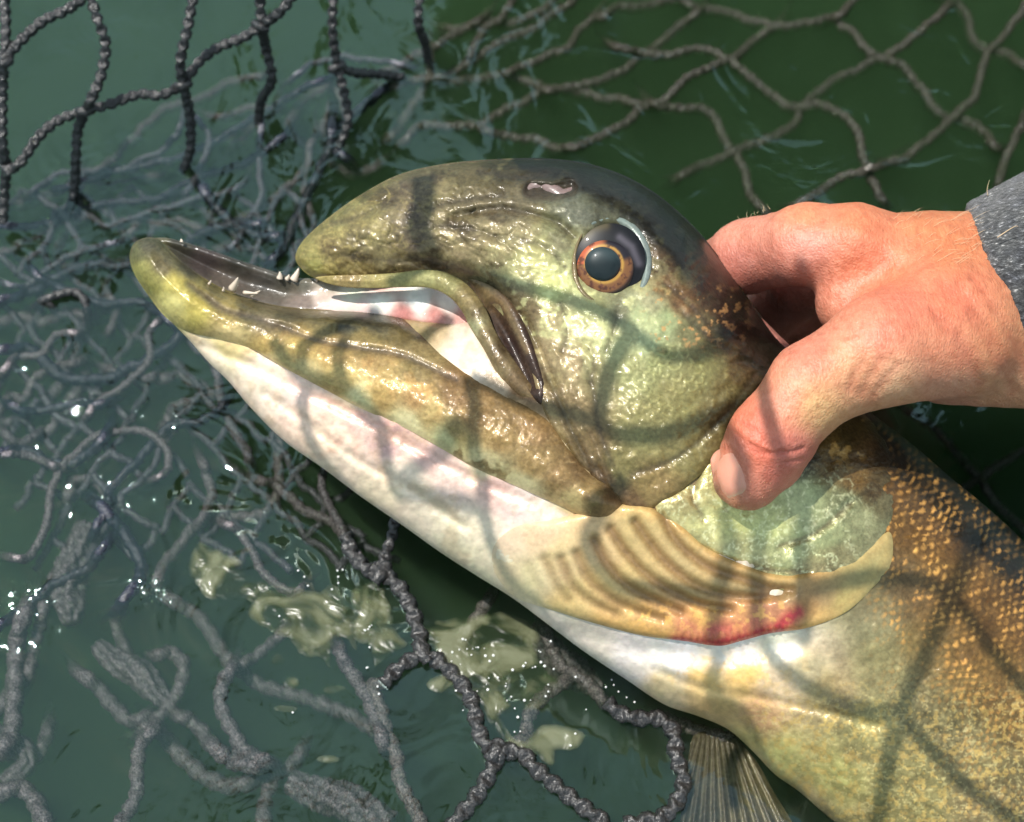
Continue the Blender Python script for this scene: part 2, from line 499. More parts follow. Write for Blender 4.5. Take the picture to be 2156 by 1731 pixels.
EYE = (1285, 548)
def base_detail(x, y):
    h = 0
    # eye hollow, brow and snout modelling
    r = np.hypot(x - EYE[0], y - EYE[1])
    h = h - 0.0045*np.exp(-(r/74)**4) - 0.0030*np.exp(-(pdist(x, y, [(1120, 402), (1160, 406), (1200, 398)])/17)**4)
    h = h + 0.0022*groove(x, y, BROW, 40) + 0.0014*groove(x, y, SNOUTRIDGE, 60)
    h = h - 0.0022*groove(x, y, [(900, 560), (1000, 590), (1080, 640), (1130, 720), (1160, 800)], 20)
    h = h - 0.0018*groove(x, y, [(960, 455), (1050, 440), (1120, 452), (1180, 470), (1210, 500)], 12)
    return h
BROW = catmull([(1120, 450), (1200, 420), (1290, 420), (1370, 470), (1420, 550), (1470, 640), (1540, 700)], False, 20)
SNOUTRIDGE = catmull([(700, 520), (800, 480), (900, 470), (1000, 490), (1080, 520)], False, 20)

HEADPTS = [(640,545,150,140,78),(655,560,165,160,85),(700,570,168,150,75),(760,585,160,140,80),(700,520,128,112,66),(700,475,140,130,75),(760,440,150,138,82),(760,500,128,115,75),(830,400,128,116,72),(850,450,118,105,78),
 (880,540,120,106,76),(820,570,122,104,68),(900,400,112,100,72),(920,470,140,124,90),(960,520,146,130,92),(1000,560,140,126,86),(1000,420,128,114,84),(1000,380,106,94,62),(1050,355,76,68,42),(1130,350,56,52,34),(1230,362,46,46,30),
 (1300,390,46,48,34),(1350,430,52,56,42),(1100,480,140,128,92),(1050,510,152,138,96),(1090,440,118,106,80),(1130,540,186,182,120),(1100,580,170,165,115),(1160,600,204,204,130),(1200,560,168,170,118),(1190,500,142,138,104),(1210,450,118,120,104),(1280,425,90,90,74),
 (1400,470,50,50,40),(1440,540,52,44,34),(1500,600,46,40,28),(1550,670,54,46,30),(1600,715,70,58,36),(1660,770,70,56,36),(1390,560,90,74,48),(1400,600,130,98,56),(1440,640,150,104,58),(1370,640,176,172,130),(1345,665,196,205,150),(1310,650,140,140,108),(1400,680,172,184,132),
 (1450,690,140,138,92),(1500,710,128,116,70),(1560,730,108,92,54),(1620,780,92,78,46),(1400,760,156,156,100),(1330,780,168,166,112),(1480,780,150,146,90),(1420,840,152,146,88),(1530,810,128,116,68),(1350,900,154,146,90),(1440,930,148,138,82),(1520,900,128,112,64),
 (1300,980,142,130,76),(1370,1030,152,128,70),(1330,1060,120,90,52),(1240,660,188,186,132),(1200,690,206,196,144),(1160,680,176,160,116),(1140,740,170,150,106),(1200,770,176,154,112),(1260,800,168,156,106),(1170,820,152,130,86),(1215,870,150,128,84),(1240,930,128,106,64),(1270,1000,96,72,44),(1110,660,118,98,66),(1070,620,120,104,70),(1300,720,190,192,136),(1360,710,186,196,146)]
JAWPTS = [(290,530,106,104,66),(310,520,92,88,66),(340,560,118,108,78),(320,590,150,142,70),(300,570,158,152,80),(370,600,196,178,84),(360,640,200,186,110),(420,640,186,168,70),(450,620,132,118,68),(480,660,160,140,74),(400,560,92,84,66),(520,650,110,98,62),(560,680,122,106,76),
 (600,665,112,98,60),(680,680,128,114,66),(740,680,96,90,64),(800,670,86,80,56),(850,690,120,104,62),(900,700,164,142,96),(760,720,148,126,70),(700,740,184,148,76),(640,730,188,154,74),(560,730,176,148,74),(560,760,214,190,130),(480,715,206,184,120),(640,780,206,184,124),(720,800,192,164,96),
 (800,770,168,138,78),(880,770,148,126,78),(800,830,182,146,78),(880,840,162,126,68),(960,830,140,106,62),(1000,880,146,112,60),(760,840,222,208,152),(860,895,226,214,160),(940,930,222,212,154),(900,870,176,150,90),(960,910,160,134,74),(1050,920,148,118,62),(1080,860,138,108,62),(1130,900,140,108,60),(1120,980,152,124,68),(1020,985,216,204,150),
 (1100,1025,214,202,152),(1180,1000,146,116,66),(1200,1065,190,168,110),(1250,1040,150,122,72),(1280,1085,150,120,72),(1290,1040,120,90,54),(1220,980,120,92,54)]
BODYPTS = [(430,760,236,214,190),(520,830,238,212,192),(560,800,232,208,186),(620,820,226,206,190),(640,880,238,202,180),(700,920,236,206,180),(760,880,210,176,166),(820,920,206,164,160),(900,960,212,176,168),(700,980,238,214,188),(800,1040,238,214,184),(860,1000,236,212,190),(960,1010,222,190,180),
 (1040,1020,214,176,168),(1100,1060,226,204,194),(1180,1100,228,210,198),(900,1110,236,218,190),(1000,1120,232,214,186),(1000,1180,236,220,186),(1240,1350,238,222,206),(1340,1390,240,226,222),(1430,1380,238,230,230),(1550,1370,240,234,232),(1650,1360,234,224,206),(1400,1450,226,196,150),
 (1480,1440,230,190,120),(1560,1420,230,182,100),(1640,1430,214,186,150),(1500,1500,200,164,100),(1600,1500,196,150,100),(1700,1400,196,176,136),(1740,1460,170,148,98),(1560,1570,190,170,100),(1650,1600,196,186,110),(1600,1640,176,152,96),(1700,1700,186,162,110),(1750,1640,190,180,104),
 (1840,1560,168,156,96),(1950,1500,150,140,92),(2050,1560,150,140,92),(2100,1680,146,130,84),(1900,1680,158,146,88),(1850,1400,156,146,98),(1850,1300,150,146,108),(1800,1250,150,144,104),(1950,1350,150,130,74),(2050,1400,140,112,56),(2120,1500,140,116,62),(1900,1220,128,128,104),(1900,1100,120,84,40),
 (1960,1150,116,76,32),(1940,1040,110,78,38),(1900,960,52,44,30),(2040,1230,120,82,36),(2100,1320,118,82,38),(2020,1090,60,50,30),(2000,1030,30,30,24),(2120,1180,30,30,24),(2150,1260,46,38,24),(1800,860,36,34,26),(2300,1400,34,32,24),(2300,1600,90,74,42),(2500,1900,80,70,44),(2000,1900,150,140,100),
 (920,700,196,170,130),(960,730,228,208,186),(1000,760,222,204,184),(1050,810,170,150,124),(980,690,236,214,196),(1070,760,120,96,66),(1100,820,96,74,50)]
GILLPTS = [(1400,1100,190,180,136),(1440,1060,180,168,120),(1480,1010,188,180,130),(1480,1100,206,202,150),(1450,1150,186,178,132),(1540,1090,196,194,134),(1560,1160,186,184,140),(1620,1100,190,194,140),(1650,1170,176,182,142),(1700,1060,176,186,148),(1740,1120,170,178,140),(1760,1180,146,138,108),
 (1700,1210,160,148,116),(1600,1210,170,158,120),(1760,980,112,88,48),(1740,920,124,96,40),(1790,900,96,78,40),(1820,960,100,74,40),(1840,1040,90,72,46),(1800,1010,132,100,52),(1820,1100,160,164,130),(1780,1060,140,146,116),(1860,1060,120,112,84),(1850,1150,150,150,120),(1690,960,60,56,48),(1640,880,80,68,44),(1860,960,60,50,34)]
MEMPTS = [(1080,1150,232,208,182),(1060,1200,232,214,178),(1130,1130,222,192,160),(1120,1220,236,222,180),(1180,1180,220,196,146),(1200,1280,224,196,130),(1260,1150,210,180,130),(1280,1230,214,184,120),(1300,1300,214,176,104),(1340,1130,190,166,110),(1380,1200,196,170,112),(1380,1290,206,160,84),(1400,1335,214,164,90),(1450,1170,186,166,112),
 (1480,1230,186,160,104),(1480,1290,206,150,70),(1440,1340,200,110,80),(1500,1345,196,70,64),(1560,1340,196,66,60),(1600,1325,196,90,70),(1560,1290,200,140,80),(1620,1290,180,120,80),(1660,1310,196,120,80),(1560,1230,160,140,92),(1650,1240,158,138,96),(1700,1290,170,130,70),(1740,1250,160,132,86),(1720,1315,206,170,100),(1780,1270,176,156,84),(1830,1210,150,138,92)]

def speck2(x, y, c, s=7, a=0.12, seed=1):
    return c * (1 + a*2*fbm(x, y, s, 3, seed)[..., None])

def marks(x, y, c, lines, w, col, amt):
    for L in lines:
        c = mix(c, col, amt*np.exp(-(pdist(x, y, L)/w)**2))
    return c

HLINES = [catmull(l, False, 12) for l in ([(960, 458), (1040, 438), (1110, 448), (1170, 468), (1205, 500)], [(900, 440), (960, 425), (1060, 410)], [(1130, 760), (1170, 830), (1200, 900), (1250, 990)], [(1300, 650), (1290, 700), (1275, 740)],
   [(1180, 640), (1195, 700), (1185, 740)], [(870, 548), (920, 560), (985, 575), (1050, 610), (1095, 660), (1130, 730)], [(1420, 640), (1480, 700), (1540, 740)], [(1550, 760), (1590, 770)], [(1230, 760), (1250, 830), (1260, 900), (1290, 980)], [(1010, 362), (1090, 374), (1150, 368)], [(720, 535), (800, 548), (880, 546)], [(1230, 720), (1252, 760), (1245, 805)], [(1080, 500), (1150, 522), (1190, 562)], [(1400, 600), (1450, 640), (1500, 690), (1560, 722)], [(880, 470), (980, 482), (1060, 502)], [(700, 470), (760, 455), (830, 420)], [(1330, 1000), (1430, 960), (1520, 880), (1590, 790)])]
def col_head(x, y, d):
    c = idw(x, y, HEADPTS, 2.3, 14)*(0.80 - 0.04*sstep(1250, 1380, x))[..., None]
    c = dorsal(x, y, c)
    # mottled pigment of the snout and crown
    wx = 60*fbm(x, y, 90, 3, 201); wy = 60*fbm(x, y, 90, 3, 202)
    c = mix(c, c*np.array([0.42, 0.38, 0.36]), 0.85*sstep(0.03, 0.20, fbm(x+wx, (y+wy)*1.7, 70, 5, 203))*sstep(1250, 1050, x))
    c = mix(c, c*1.0 + np.array([0.10, 0.085, 0.035]), 0.8*sstep(0.04, 0.2, fbm(x-wx, (y+wy)*1.5, 48, 5, 204))*sstep(1250, 1050, x))
    c = mix(c, lin([74, 60, 62]), 0.5*np.exp(-(pdist(x, y, [(850, 385), (868, 440), (880, 510)])/30)**2)*(1+1.5*fbm(x, y, 24, 3, 205)))  # the net's cast shadow band, painted into the snout colour
    # yellow vermiculate marks on the snout, dark pigment creases
    n = fbm(x, y*1.6, 34, 4, 5); v = np.exp(-(n/0.035)**2)
    zone = sstep(1020, 760, x)*sstep(335, 420, y + 0.35*(x-700)*0)
    c = mix(c, lin([176, 158, 90]), 0.45*v*zone)
    c = mix(c, lin([66, 56, 48]), 0.35*np.exp(-(fbm(x, y, 46, 4, 9)/0.02)**2)*sstep(1100, 900, x))
    # gold flakes behind the eye
    g = sstep(0.12, 0.22, fbm(x, y, 12, 3, 12))*sstep(1330, 1400, x)*sstep(1600, 1480, x)*sstep(590, 630, y)*sstep(760, 700, y)
    c = mix(c, lin([206, 150, 76]), 0.75*g)
    c = mix(c, lin([58, 48, 40]), 0.8*np.exp(-(pdist(x, y, [(1120, 402), (1160, 406), (1200, 398)])/20)**4))
    c = marks(x, y, c, HLINES, 7, lin([60, 52, 44]), 0.55)
    # pale yellow shine patches
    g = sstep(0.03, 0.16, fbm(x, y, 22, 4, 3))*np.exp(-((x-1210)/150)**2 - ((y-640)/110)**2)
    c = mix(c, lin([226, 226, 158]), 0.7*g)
    # crease rows on the cheek fold
    L = [(1120, 700), (1150, 790), (1190, 880), (1260, 1000)]
    dd = pdist(x, y, L)
    c = mix(c, lin([96, 76, 48]), 0.4*(np.sin((x*0.92 - y*0.38)/3.6) > 0.1)*np.exp(-(dd/38)**2))
    # little scales on the cheek
    c = c*(1 + 0.45*(cheek_scale(x, y))[..., None])
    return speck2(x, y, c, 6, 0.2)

DORS = [(1100, 330), (1220, 340), (1290, 360), (1360, 395), (1420, 440), (1470, 490), (1512, 542), (1548, 592), (1585, 645), (1640, 712), (1720, 790), (1850, 880), (2000, 1003), (2156, 1138), (2400, 1380), (2700, 1800)]
def dorsal(x, y, c):
    dd = pdist(x, y, DORS); w = np.interp(x, [1050, 1250, 1500, 1700, 2000, 2300], [10, 70, 100, 105, 84, 120])
    e = dd/w + 0.55*fbm(x, y, 46, 4, 301)
    c = mix(c, lin([30, 28, 22]), 0.93*sstep(1.15, 0.75, e))
    return mix(c, lin([86, 62, 34]), 0.55*np.exp(-((e-1.1)/0.16)**2)*sstep(1330, 1450, x))
def lattice(x, y, ang, a, b):
    """staggered scale rows; returns position inside the cell"""
    u = (x*math.cos(ang) + y*math.sin(ang)) / a; v = (-x*math.sin(ang) + y*math.cos(ang)) / b
    u = u + 1.7*fbm(x, y, 60, 3, 21); v = v + 1.7*fbm(x, y, 60, 3, 22)
    best = np.full(x.shape, 9.0); bu = np.zeros(x.shape); bv = np.zeros(x.shape); hs = np.zeros(x.shape)
    iv0 = np.floor(v)
    for dv in (-1, 0, 1):
        iv = iv0 + dv; off = 0.5*(iv % 2); iu = np.floor(u - off + 0.5) + off
        du = u - iu; dvv = v - iv - 0.5
        r = du*du + dvv*dvv; m = r < best
        best = np.where(m, r, best); bu = np.where(m, du, bu); bv = np.where(m, dvv, bv); hs = np.where(m, np.abs(np.sin(iu*12.9898*2 + iv*78.233)*43758.5453) % 1.0, hs)
    lattice.hash = hs
    return np.sqrt(best), bu, bv

def cheek_scale(x, y):
    r, u, v = lattice(x, y, 0.3, 25, 20)
    ring = np.exp(-((r-0.42)/0.10)**2)*(u + v > -0.1)
    hsh = (fbm(x, y, 40, 2, 31) > -0.04)
    zone = np.exp(-(((x-1440)/130)**4)) * np.exp(-(((y-800)/115)**4))
    return ring*zone*hsh

def head_front(x, y, d):
    b, _ = B0(x, y)
    h = b + base_detail(x, y) + 0.0016*(1 - np.exp(-d/11.0)) - 0.0007*np.exp(-(fbm(0.6*x + 0.35*y, 1.5*y - 0.7*x, 60, 3, 303)/0.022)**2)*sstep(0, 25, d)*sstep(1160, 1040, x)*0.7
    # preopercle bulge and rear groove
    h = h + 0.0016*np.exp(-((x-1420)/150)**2 - ((y-830)/140)**2)
    h = h + 0.0002*cheek_scale(x, y)
    for L in HLINES: h = h - 0.0005*np.exp(-(pdist(x, y, L)/9)**2)
    h = h + 0.0012*fbm(0.5*x + 0.3*y, 1.5*y - 0.6*x, 46, 4, 302)*sstep(0, 25, d) + 0.0014*fbm(x, y, 60, 4, 2)*sstep(0, 25, d) + 0.0006*fbm(x, y, 16, 3, 4)*sstep(0, 10, d)
    dd = pdist(x, y, [(1120, 700), (1150, 790), (1190, 880), (1260, 1000)])
    h = h + 0.00022*np.sin((x*0.92 - y*0.38)/3.6)*np.exp(-(dd/38)**2)
    return h

def inner_back(x, y, d):
    b, _ = B0(x, y)
    return b - 0.003*(1 - np.exp(-d/6.0))

def snap_out(o, amt=2.2):
    """push the points of an overlay's outline that lie on the silhouette a hair outwards"""
    d = pdist(o[:, 0], o[:, 1], SIL, True); c = o.copy()
    tg = np.roll(o, -1, 0) - np.roll(o, 1, 0); tg /= np.linalg.norm(tg, axis=1)[:, None] + 1e-9
    area = 0.5*np.sum(o[:, 0]*np.roll(o[:, 1], -1) - np.roll(o[:, 0], -1)*o[:, 1])
    nn = np.stack([tg[:, 1], -tg[:, 0]], 1) * (1 if area > 0 else -1)
    w = sstep(14, 4, d)
    return c + nn*(amt*w)[:, None]

pike = root("pike", PZ(1500, 1300, 0.0), "large olive and gold pike held by the gills with its jaws open", "fish")

def scales(x, y):
    r, u, v = lattice(x, y, 0.72, 19, 15)
    edge = np.exp(-((r-0.52)/0.13)**2)*(u > -0.15)
    zone = sstep(1790, 1880, x - 0.12*(y-1200)) * sstep(0, 1, 1.0)
    zone2 = sstep(1650, 1800, x)*sstep(1380, 1480, y)*0.6
    return r, u, edge, np.maximum(zone, zone2)*np.clip(0.75 + 1.6*fbm(x, y, 70, 3, 211), 0.1, 1.2)

def col_body(x, y, d):
    c = idw(x, y, BODYPTS + HEADPTS[::3] + JAWPTS[::3], 2.2, 15)
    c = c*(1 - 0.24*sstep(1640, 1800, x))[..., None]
    r, u, e, z = scales(x, y)
    dark = sstep(0, 1, z)
    gold = np.exp(-(((x-1970)/150)**2 + ((y-1160)/190)**2)) + 0.5*np.exp(-(((x-2090)/110)**2 + ((y-1420)/180)**2))
    nz = fbm(x, y, 26, 3, 41)
    up = np.clip(gold*1.5, 0, 1)
    c = mix(c, lin([98, 68, 20]), 0.8*up)
    c = dorsal(x, y, c)
    hs = lattice.hash
    fl = np.exp(-((r-0.30)/0.26)**2)*sstep(-0.05, 0.2, u + 0.5*fbm(x, y, 5, 2, 48))*(0.25 + 0.75*sstep(0.30, 0.8, hs + 1.6*nz))*sstep(-0.20, 0.0, fbm(x, y, 45, 3, 52))
    c = mix(c, lin([206, 146, 44]), 0.95*fl*np.clip(up + 0.25*z, 0, 1)*sstep(1780, 1880, x))
    c = c*(1 - 0.30*(e*z)[..., None])
    lo_ = sstep(1480, 1640, x)*sstep(1400, 1520, y)
    c = c*(1 + lo_*(0.9*fbm(x + 0.6*y, 1.8*(y - 0.6*x), 40, 5, 49) - 0.12))[..., None]
    v_ = np.exp(-(fbm(x, y*1.4, 20, 3, 47)/0.03)**2)*lo_
    c = mix(c, lin([206, 188, 122]), 0.45*v_)
    c = mix(c, lin([196, 160, 70]), 0.5*sstep(0.05, 0.16, fbm(x, y, 9, 3, 50))*lo_)
    c = mix(c, lin([226, 172, 160]), 0.50*np.exp(-(pdist(x, y, [(620, 810), (800, 905), (960, 985), (1060, 1050)])/34)**2)*(1 + 1.2*fbm(x, y, 50, 3, 43)))
    c = mix(c, lin([196, 160, 120]), 0.35*sstep(0.04, 0.2, fbm(x, y, 36, 4, 42))*sstep(1300, 1100, x))
    # belly gold flecks
    g = sstep(0.03, 0.14, fbm(x, y, 20, 4, 44))*np.exp(-((x-1530)/130)**2 - ((y-1415)/38)**2)
    c = mix(c, lin([236, 186, 92]), 0.8*g)
    g = np.exp(-((x-760)/120)**2 - ((y-900)/60)**2)*sstep(0.0, 0.2, fbm(x, y, 50, 3, 46))
    c = mix(c, lin([226, 150, 122]), 0.5*g)
    c = c*(1 + 0.7*fbm(x+y, 1.3*(y-x), 60, 5, 212)*sstep(1500, 1750, x))[..., None]
    return speck2(x, y, c, 9, 0.2)

FOLDS = [catmull(l, False, 14) for l in ([(430, 730), (540, 775), (650, 830), (760, 880), (860, 935), (1000, 1010), (1120, 1060)], [(560, 830), (660, 900), (740, 960), (860, 1030), (980, 1110)], [(1380, 1410), (1480, 1450), (1600, 1470), (1740, 1500), (1850, 1530)],
   [(1420, 1500), (1500, 1530), (1580, 1590), (1680, 1690)], [(1700, 1330), (1740, 1400), (1735, 1470)])]
for L_ in FOLDS: pass
def body_front(x, y, d):
    b, _ = B0(x, y)
    r, u, e, z = scales(x, y)
    h = b + base_detail(x, y) + 0.0002*z*(np.clip(u, -0.5, 0.5) + 0.5) - 0.00016*e*z
    for L in FOLDS[:4]: h = h - 0.0011*np.exp(-(pdist(x, y, L)/11)**2)
    h = h + 0.0024*fbm(x, y, 80, 5, 6)*sstep(0, 30, d) + 0.00025*fbm(x, y, 16, 3, 7)*sstep(0, 10, d)
    # pocket behind the maxilla and the hollow behind the gill cover
    h = h - 0.0040*np.exp(-(pdist(x, y, [(1010, 640), (1060, 720), (1110, 810)])/26)**2)
    h = h - 0.0025*np.exp(-(pdist(x, y, [(1200, 1330), (1350, 1372), (1520, 1385), (1680, 1355)])/26)**2)
    return h
def body_back(x, y, d):
    b, _ = B0(x, y)
    return 2*RIM - b
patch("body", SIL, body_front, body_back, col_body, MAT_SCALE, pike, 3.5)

HEAD = snap_out(catmull([(948, 612), (1000, 620), (1050, 655), (1092, 715), (1120, 785), (1136, 845), (1162, 898), (1200, 950), (1250, 1010), (1298, 1060), (1332, 1080), (1390, 1062), (1450, 1020), (1512, 965), (1550, 890), (1598, 826), (1650, 790),
    (1700, 772), (1637, 712), (1585, 645), (1548, 592), (1512, 542), (1470, 490), (1420, 441), (1360, 396), (1290, 362), (1220, 343), (1130, 335), (1030, 338), (930, 348), (840, 370), (760, 412), (690, 462), (640, 508), (624, 540),
    (632, 560), (655, 580), (690, 593), (735, 602), (790, 605), (850, 604), (900, 599)], True, 5))
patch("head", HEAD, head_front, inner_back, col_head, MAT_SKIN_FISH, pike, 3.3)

JAW = snap_out(catmull([(283, 515), (305, 503), (332, 505), (368, 540), (402, 568), (450, 600), (500, 622), (545, 637), (600, 648), (700, 655), (765, 656), (835, 664), (880, 700), (930, 748), (990, 792), (1060, 832), (1120, 862), (1158, 890), (1195, 942), (1240, 996),
    (1290, 1030), (1313, 1060), (1303, 1085), (1270, 1097), (1235, 1090), (1180, 1066), (1100, 1030), (1000, 985), (930, 945), (850, 900), (760, 860), (680, 818), (600, 775), (520, 730), (455, 712), (400, 700), (350, 666), (310, 615), (284, 574), (275, 540)], True, 5))
JL = [catmull(l, False, 12) for l in ([(400, 600), (470, 650), (540, 670), (600, 690), (660, 715), (740, 730), (850, 750), (960, 800)], [(340, 560), (420, 600), (480, 640)])]
def jaw_front(x, y, d):
    b, _ = B0(x, y)
    h = b + 0.0042*(1 - np.exp(-(d/24.0)))
    mid = pdist(x, y, [(300, 560), (450, 680), (600, 730), (800, 810), (1000, 900), (1250, 1060)])
    h = h + 0.0014*np.exp(-(mid/44)**2)
    h = h - 0.0012*np.exp(-(pdist(x, y, JL[0])/9)**2) + 0.0014*np.exp(-(pdist(x, y, [(560, 668), (700, 678), (840, 690)])/15)**2)
    h = h + 0.0022*np.exp(-(np.hypot(x-1258, y-1052)/32)**2)
    h = h + 0.0011*fbm(x, y, 50, 4, 14)*sstep(0, 20, d) + 0.0005*fbm(x, y, 15, 3, 15)*sstep(0, 10, d)
    return h
def col_jaw(x, y, d):
    c = idw(x, y, JAWPTS, 2.3, 12)*0.9
    c = marks(x, y, c, JL[:1], 8, lin([96, 84, 76]), 0.7)
    c = marks(x, y, c, [[(590, 662), (680, 672), (780, 672), (870, 692), (930, 730)]], 13, lin([60, 56, 44]), 0.6)
    g = sstep(0.05, 0.15, fbm(x, y, 30, 4, 51))*np.exp(-(pdist(x, y, [(600, 740), (800, 800), (950, 850)])/38)**2)
    c = mix(c, lin([206, 158, 84]), 0.55*g)
    g = sstep(0.10, 0.16, fbm(x, y, 34, 3, 53))*np.exp(-(pdist(x, y, [(860, 900), (1000, 970), (1100, 1020)])/22)**2)
    c = mix(c, lin([140, 120, 74]), 0.9*g)
    v = np.exp(-(fbm(x, y, 40, 3, 55)/0.014)**2)*np.exp(-(pdist(x, y, [(900, 850), (1050, 900), (1180, 1000)])/60)**2)
    c = mix(c, lin([190, 158, 104]), 0.5*v)
    g = np.exp(-(pdist(x, y, [(720, 690), (800, 680), (850, 672)])/14)**2)*sstep(0.0, 0.1, fbm(x, y, 24, 3, 57))
    c = mix(c, lin([56, 54, 46]), 0.8*g)
    return speck2(x, y, c*(1 + 0.6*fbm(x+1.0*y, y-0.4*x, 60, 5, 58)[..., None]), 5, 0.22, 8)
patch("lower_jaw", JAW, jaw_front, inner_back, col_jaw, MAT_SKIN_FISH, pike, 3.3)

GILL = catmull([(1380, 1050), (1440, 990), (1500, 930), (1560, 860), (1630, 790), (1710, 790), (1790, 845), (1850, 905), (1882, 985), (1884, 1060), (1862, 1130), (1815, 1190), (1740, 1236), (1660, 1244), (1580, 1228), (1500, 1192), (1440, 1142), (1395, 1100)], True, 5)
GL = [catmull(l, False, 12) for l in ([(1395, 1085), (1430, 1130), (1520, 1175), (1620, 1200), (1700, 1205)], [(1470, 1000), (1458, 1045), (1480, 1090)], [(1640, 1150), (1720, 1120), (1790, 1060)])]
def gill_front(x, y, d):
    b, _ = B0(x, y)
    h = b + 0.0008*(1 - np.exp(-d/12.0)) + 0.0012*fbm(x, y, 70, 3, 61)*sstep(0, 20, d) + 0.0005*np.abs(fbm(x, y, 24, 3, 62))*sstep(0, 10, d)
    for L in GL: h = h - 0.0007*np.exp(-(pdist(x, y, L)/9)**2)
    h = h - 0.006*sstep(1500, 1380, x + 0.0*y)*sstep(1060, 990, y)
    return h
def col_gill(x, y, d):
    c = idw(x, y, GILLPTS, 2.2, 13)*(np.array([0.88, 0.85, 0.66]))*(1 + 0.6*fbm(x + y, y - x, 60, 4, 66)[..., None])
    c = marks(x, y, c, GL, 5, lin([104, 86, 60]), 0.6)
    n = fbm(x, y, 10, 3, 63)
    c = c*(1 + 0.4*n[..., None])
    c = mix(c, lin([240, 238, 186]), 0.5*np.exp(-(fbm(x, y, 26, 4, 65)/0.03)**2)*sstep(1870, 1750, x)*sstep(960, 1040, y))
    g = sstep(0.08, 0.16, fbm(x, y, 20, 3, 64))*np.exp(-(((x-1775)/60)**2 + ((y-920)/50)**2))
    c = mix(c, lin([214, 160, 60]), 0.8*g)
    return speck2(x, y, c, 4, 0.2, 18)
patch("gill_cover", GILL, gill_front, inner_back, col_gill, MAT_SILVER, pike, 3.6)

MEM = snap_out(catmull([(1160, 1095), (1240, 1075), (1300, 1060), (1380, 1072), (1440, 1110), (1500, 1160), (1650, 1210), (1800, 1175), (1872, 1120), (1876, 1190), (1835, 1240), (1780, 1290), (1700, 1322), (1620, 1334), (1560, 1350), (1515, 1360), (1440, 1350), (1350, 1338), (1250, 1312), (1160, 1284), (1100, 1264),
    (1066, 1240), (1040, 1200), (1040, 1150), (1085, 1110)], True, 5))
zc = lambda L: [(891.6 + a*.3759, 810.5 + b*.3759) for a, b in L]
RAYS = [catmull(zc(l), False, 10) for l in ([(1330, 700), (1400, 850), (1520, 970), (1640, 1040), (1800, 1090), (1950, 1140), (2060, 1150)], [(1190, 770), (1280, 900), (1400, 1030), (1540, 1130), (1700, 1180), (1850, 1190), (2000, 1175)],
   [(1050, 810), (1130, 930), (1250, 1060), (1400, 1160), (1560, 1230), (1720, 1255)], [(960, 870), (1030, 1000), (1140, 1120), (1280, 1200), (1440, 1270)], [(860, 950), (920, 1080), (1040, 1190), (1180, 1260), (1340, 1310)], [(770, 980), (840, 1130), (950, 1220), (1080, 1280)], [(680, 980), (740, 1120), (810, 1200)], [(590, 1010), (640, 1120), (690, 1180)])]
RDEP = [1, 1, 1, 1, .9, .8, .6, .3]
def mem_front(x, y, d):
    b, _ = B0(x, y)
    e = (0.0022 - 0.0014*sstep(1640, 1780, x))*(1 - np.exp(-d/7.0))
    left = sstep(1080, 1180, x) 
    h = b + e*left + 0.0003
    for L, k in zip(RAYS, RDEP): h = h - 0.0018*k*np.exp(-(pdist(x, y, L)/12)**2)
    h = h + 0.0004*fbm(x, y, 20, 3, 71)*sstep(0, 10, d)
    # ragged red gill edge
    h = h + 0.0003*np.sin(x/2.3 + 3*fbm(x, y, 20, 2, 72))*np.exp(-(pdist(x, y, [(1440, 1345), (1560, 1345), (1640, 1325)])/16)**2)
    return h
def col_mem(x, y, d):
    c = idw(x, y, MEMPTS, 2.1, 12)*np.array([0.92, 0.86, 0.74])
    c = mix(c, lin([200, 150, 66]), 0.45*sstep(40, 8, d)*sstep(1180, 1330, x)*(1 + fbm(x, y, 18, 3, 77)))
    c = mix(c, lin([150, 140, 84]), 0.55*sstep(1700, 1800, x))
    gd = np.full(x.shape, 1e3)
    for L, k in zip(RAYS, RDEP):
        q = pdist(x, y, L); gd = np.minimum(gd, q + (1-k)*20)
        c = mix(c, lin([120, 88, 48]), 0.80*k*np.exp(-(q/13)**2))
    red = np.exp(-(pdist(x, y, [(1420, 1352), (1510, 1358), (1570, 1345), (1640, 1322), (1680, 1290)])/14)**2)*(1.15 + 1.2*fbm(x, y*0.3, 9, 3, 74))
    c = mix(c, lin([176, 30, 32]), red)
    g = sstep(0.03, 0.12, fbm(x, y, 14, 3, 75))*np.exp(-(pdist(x, y, [(1350, 1300), (1500, 1305), (1640, 1290)])/26)**2)
    c = mix(c, lin([232, 174, 66]), 0.6*g)
    return speck2(x, y, c, 5, 0.16, 28)
def mem_back(x, y, d):
    b, _ = B0(x, y); return b - 0.004*(1 - np.exp(-d/6.0))
patch("gill_membrane", MEM, mem_front, mem_back, col_mem, MAT_PALE, pike, 3.3)

# maxilla: the long lip plate over the corner of the mouth
MAX = catmull([(664, 585), (700, 580), (770, 578), (830, 575), (890, 568), (940, 574), (985, 600), (1020, 645), (1045, 700), (1085, 760), (1118, 805), (1142, 842), (1130, 852), (1095, 836), (1052, 795), (1018, 735), (990, 690), (972, 655), (945, 625), (905, 607), (850, 605), (790, 607), (730, 605), (690, 597)], True, 4)
MI = Inflate(MAX, 3)
def hb_s(x, y, q=None):
    b, _ = B0(x, y); return b
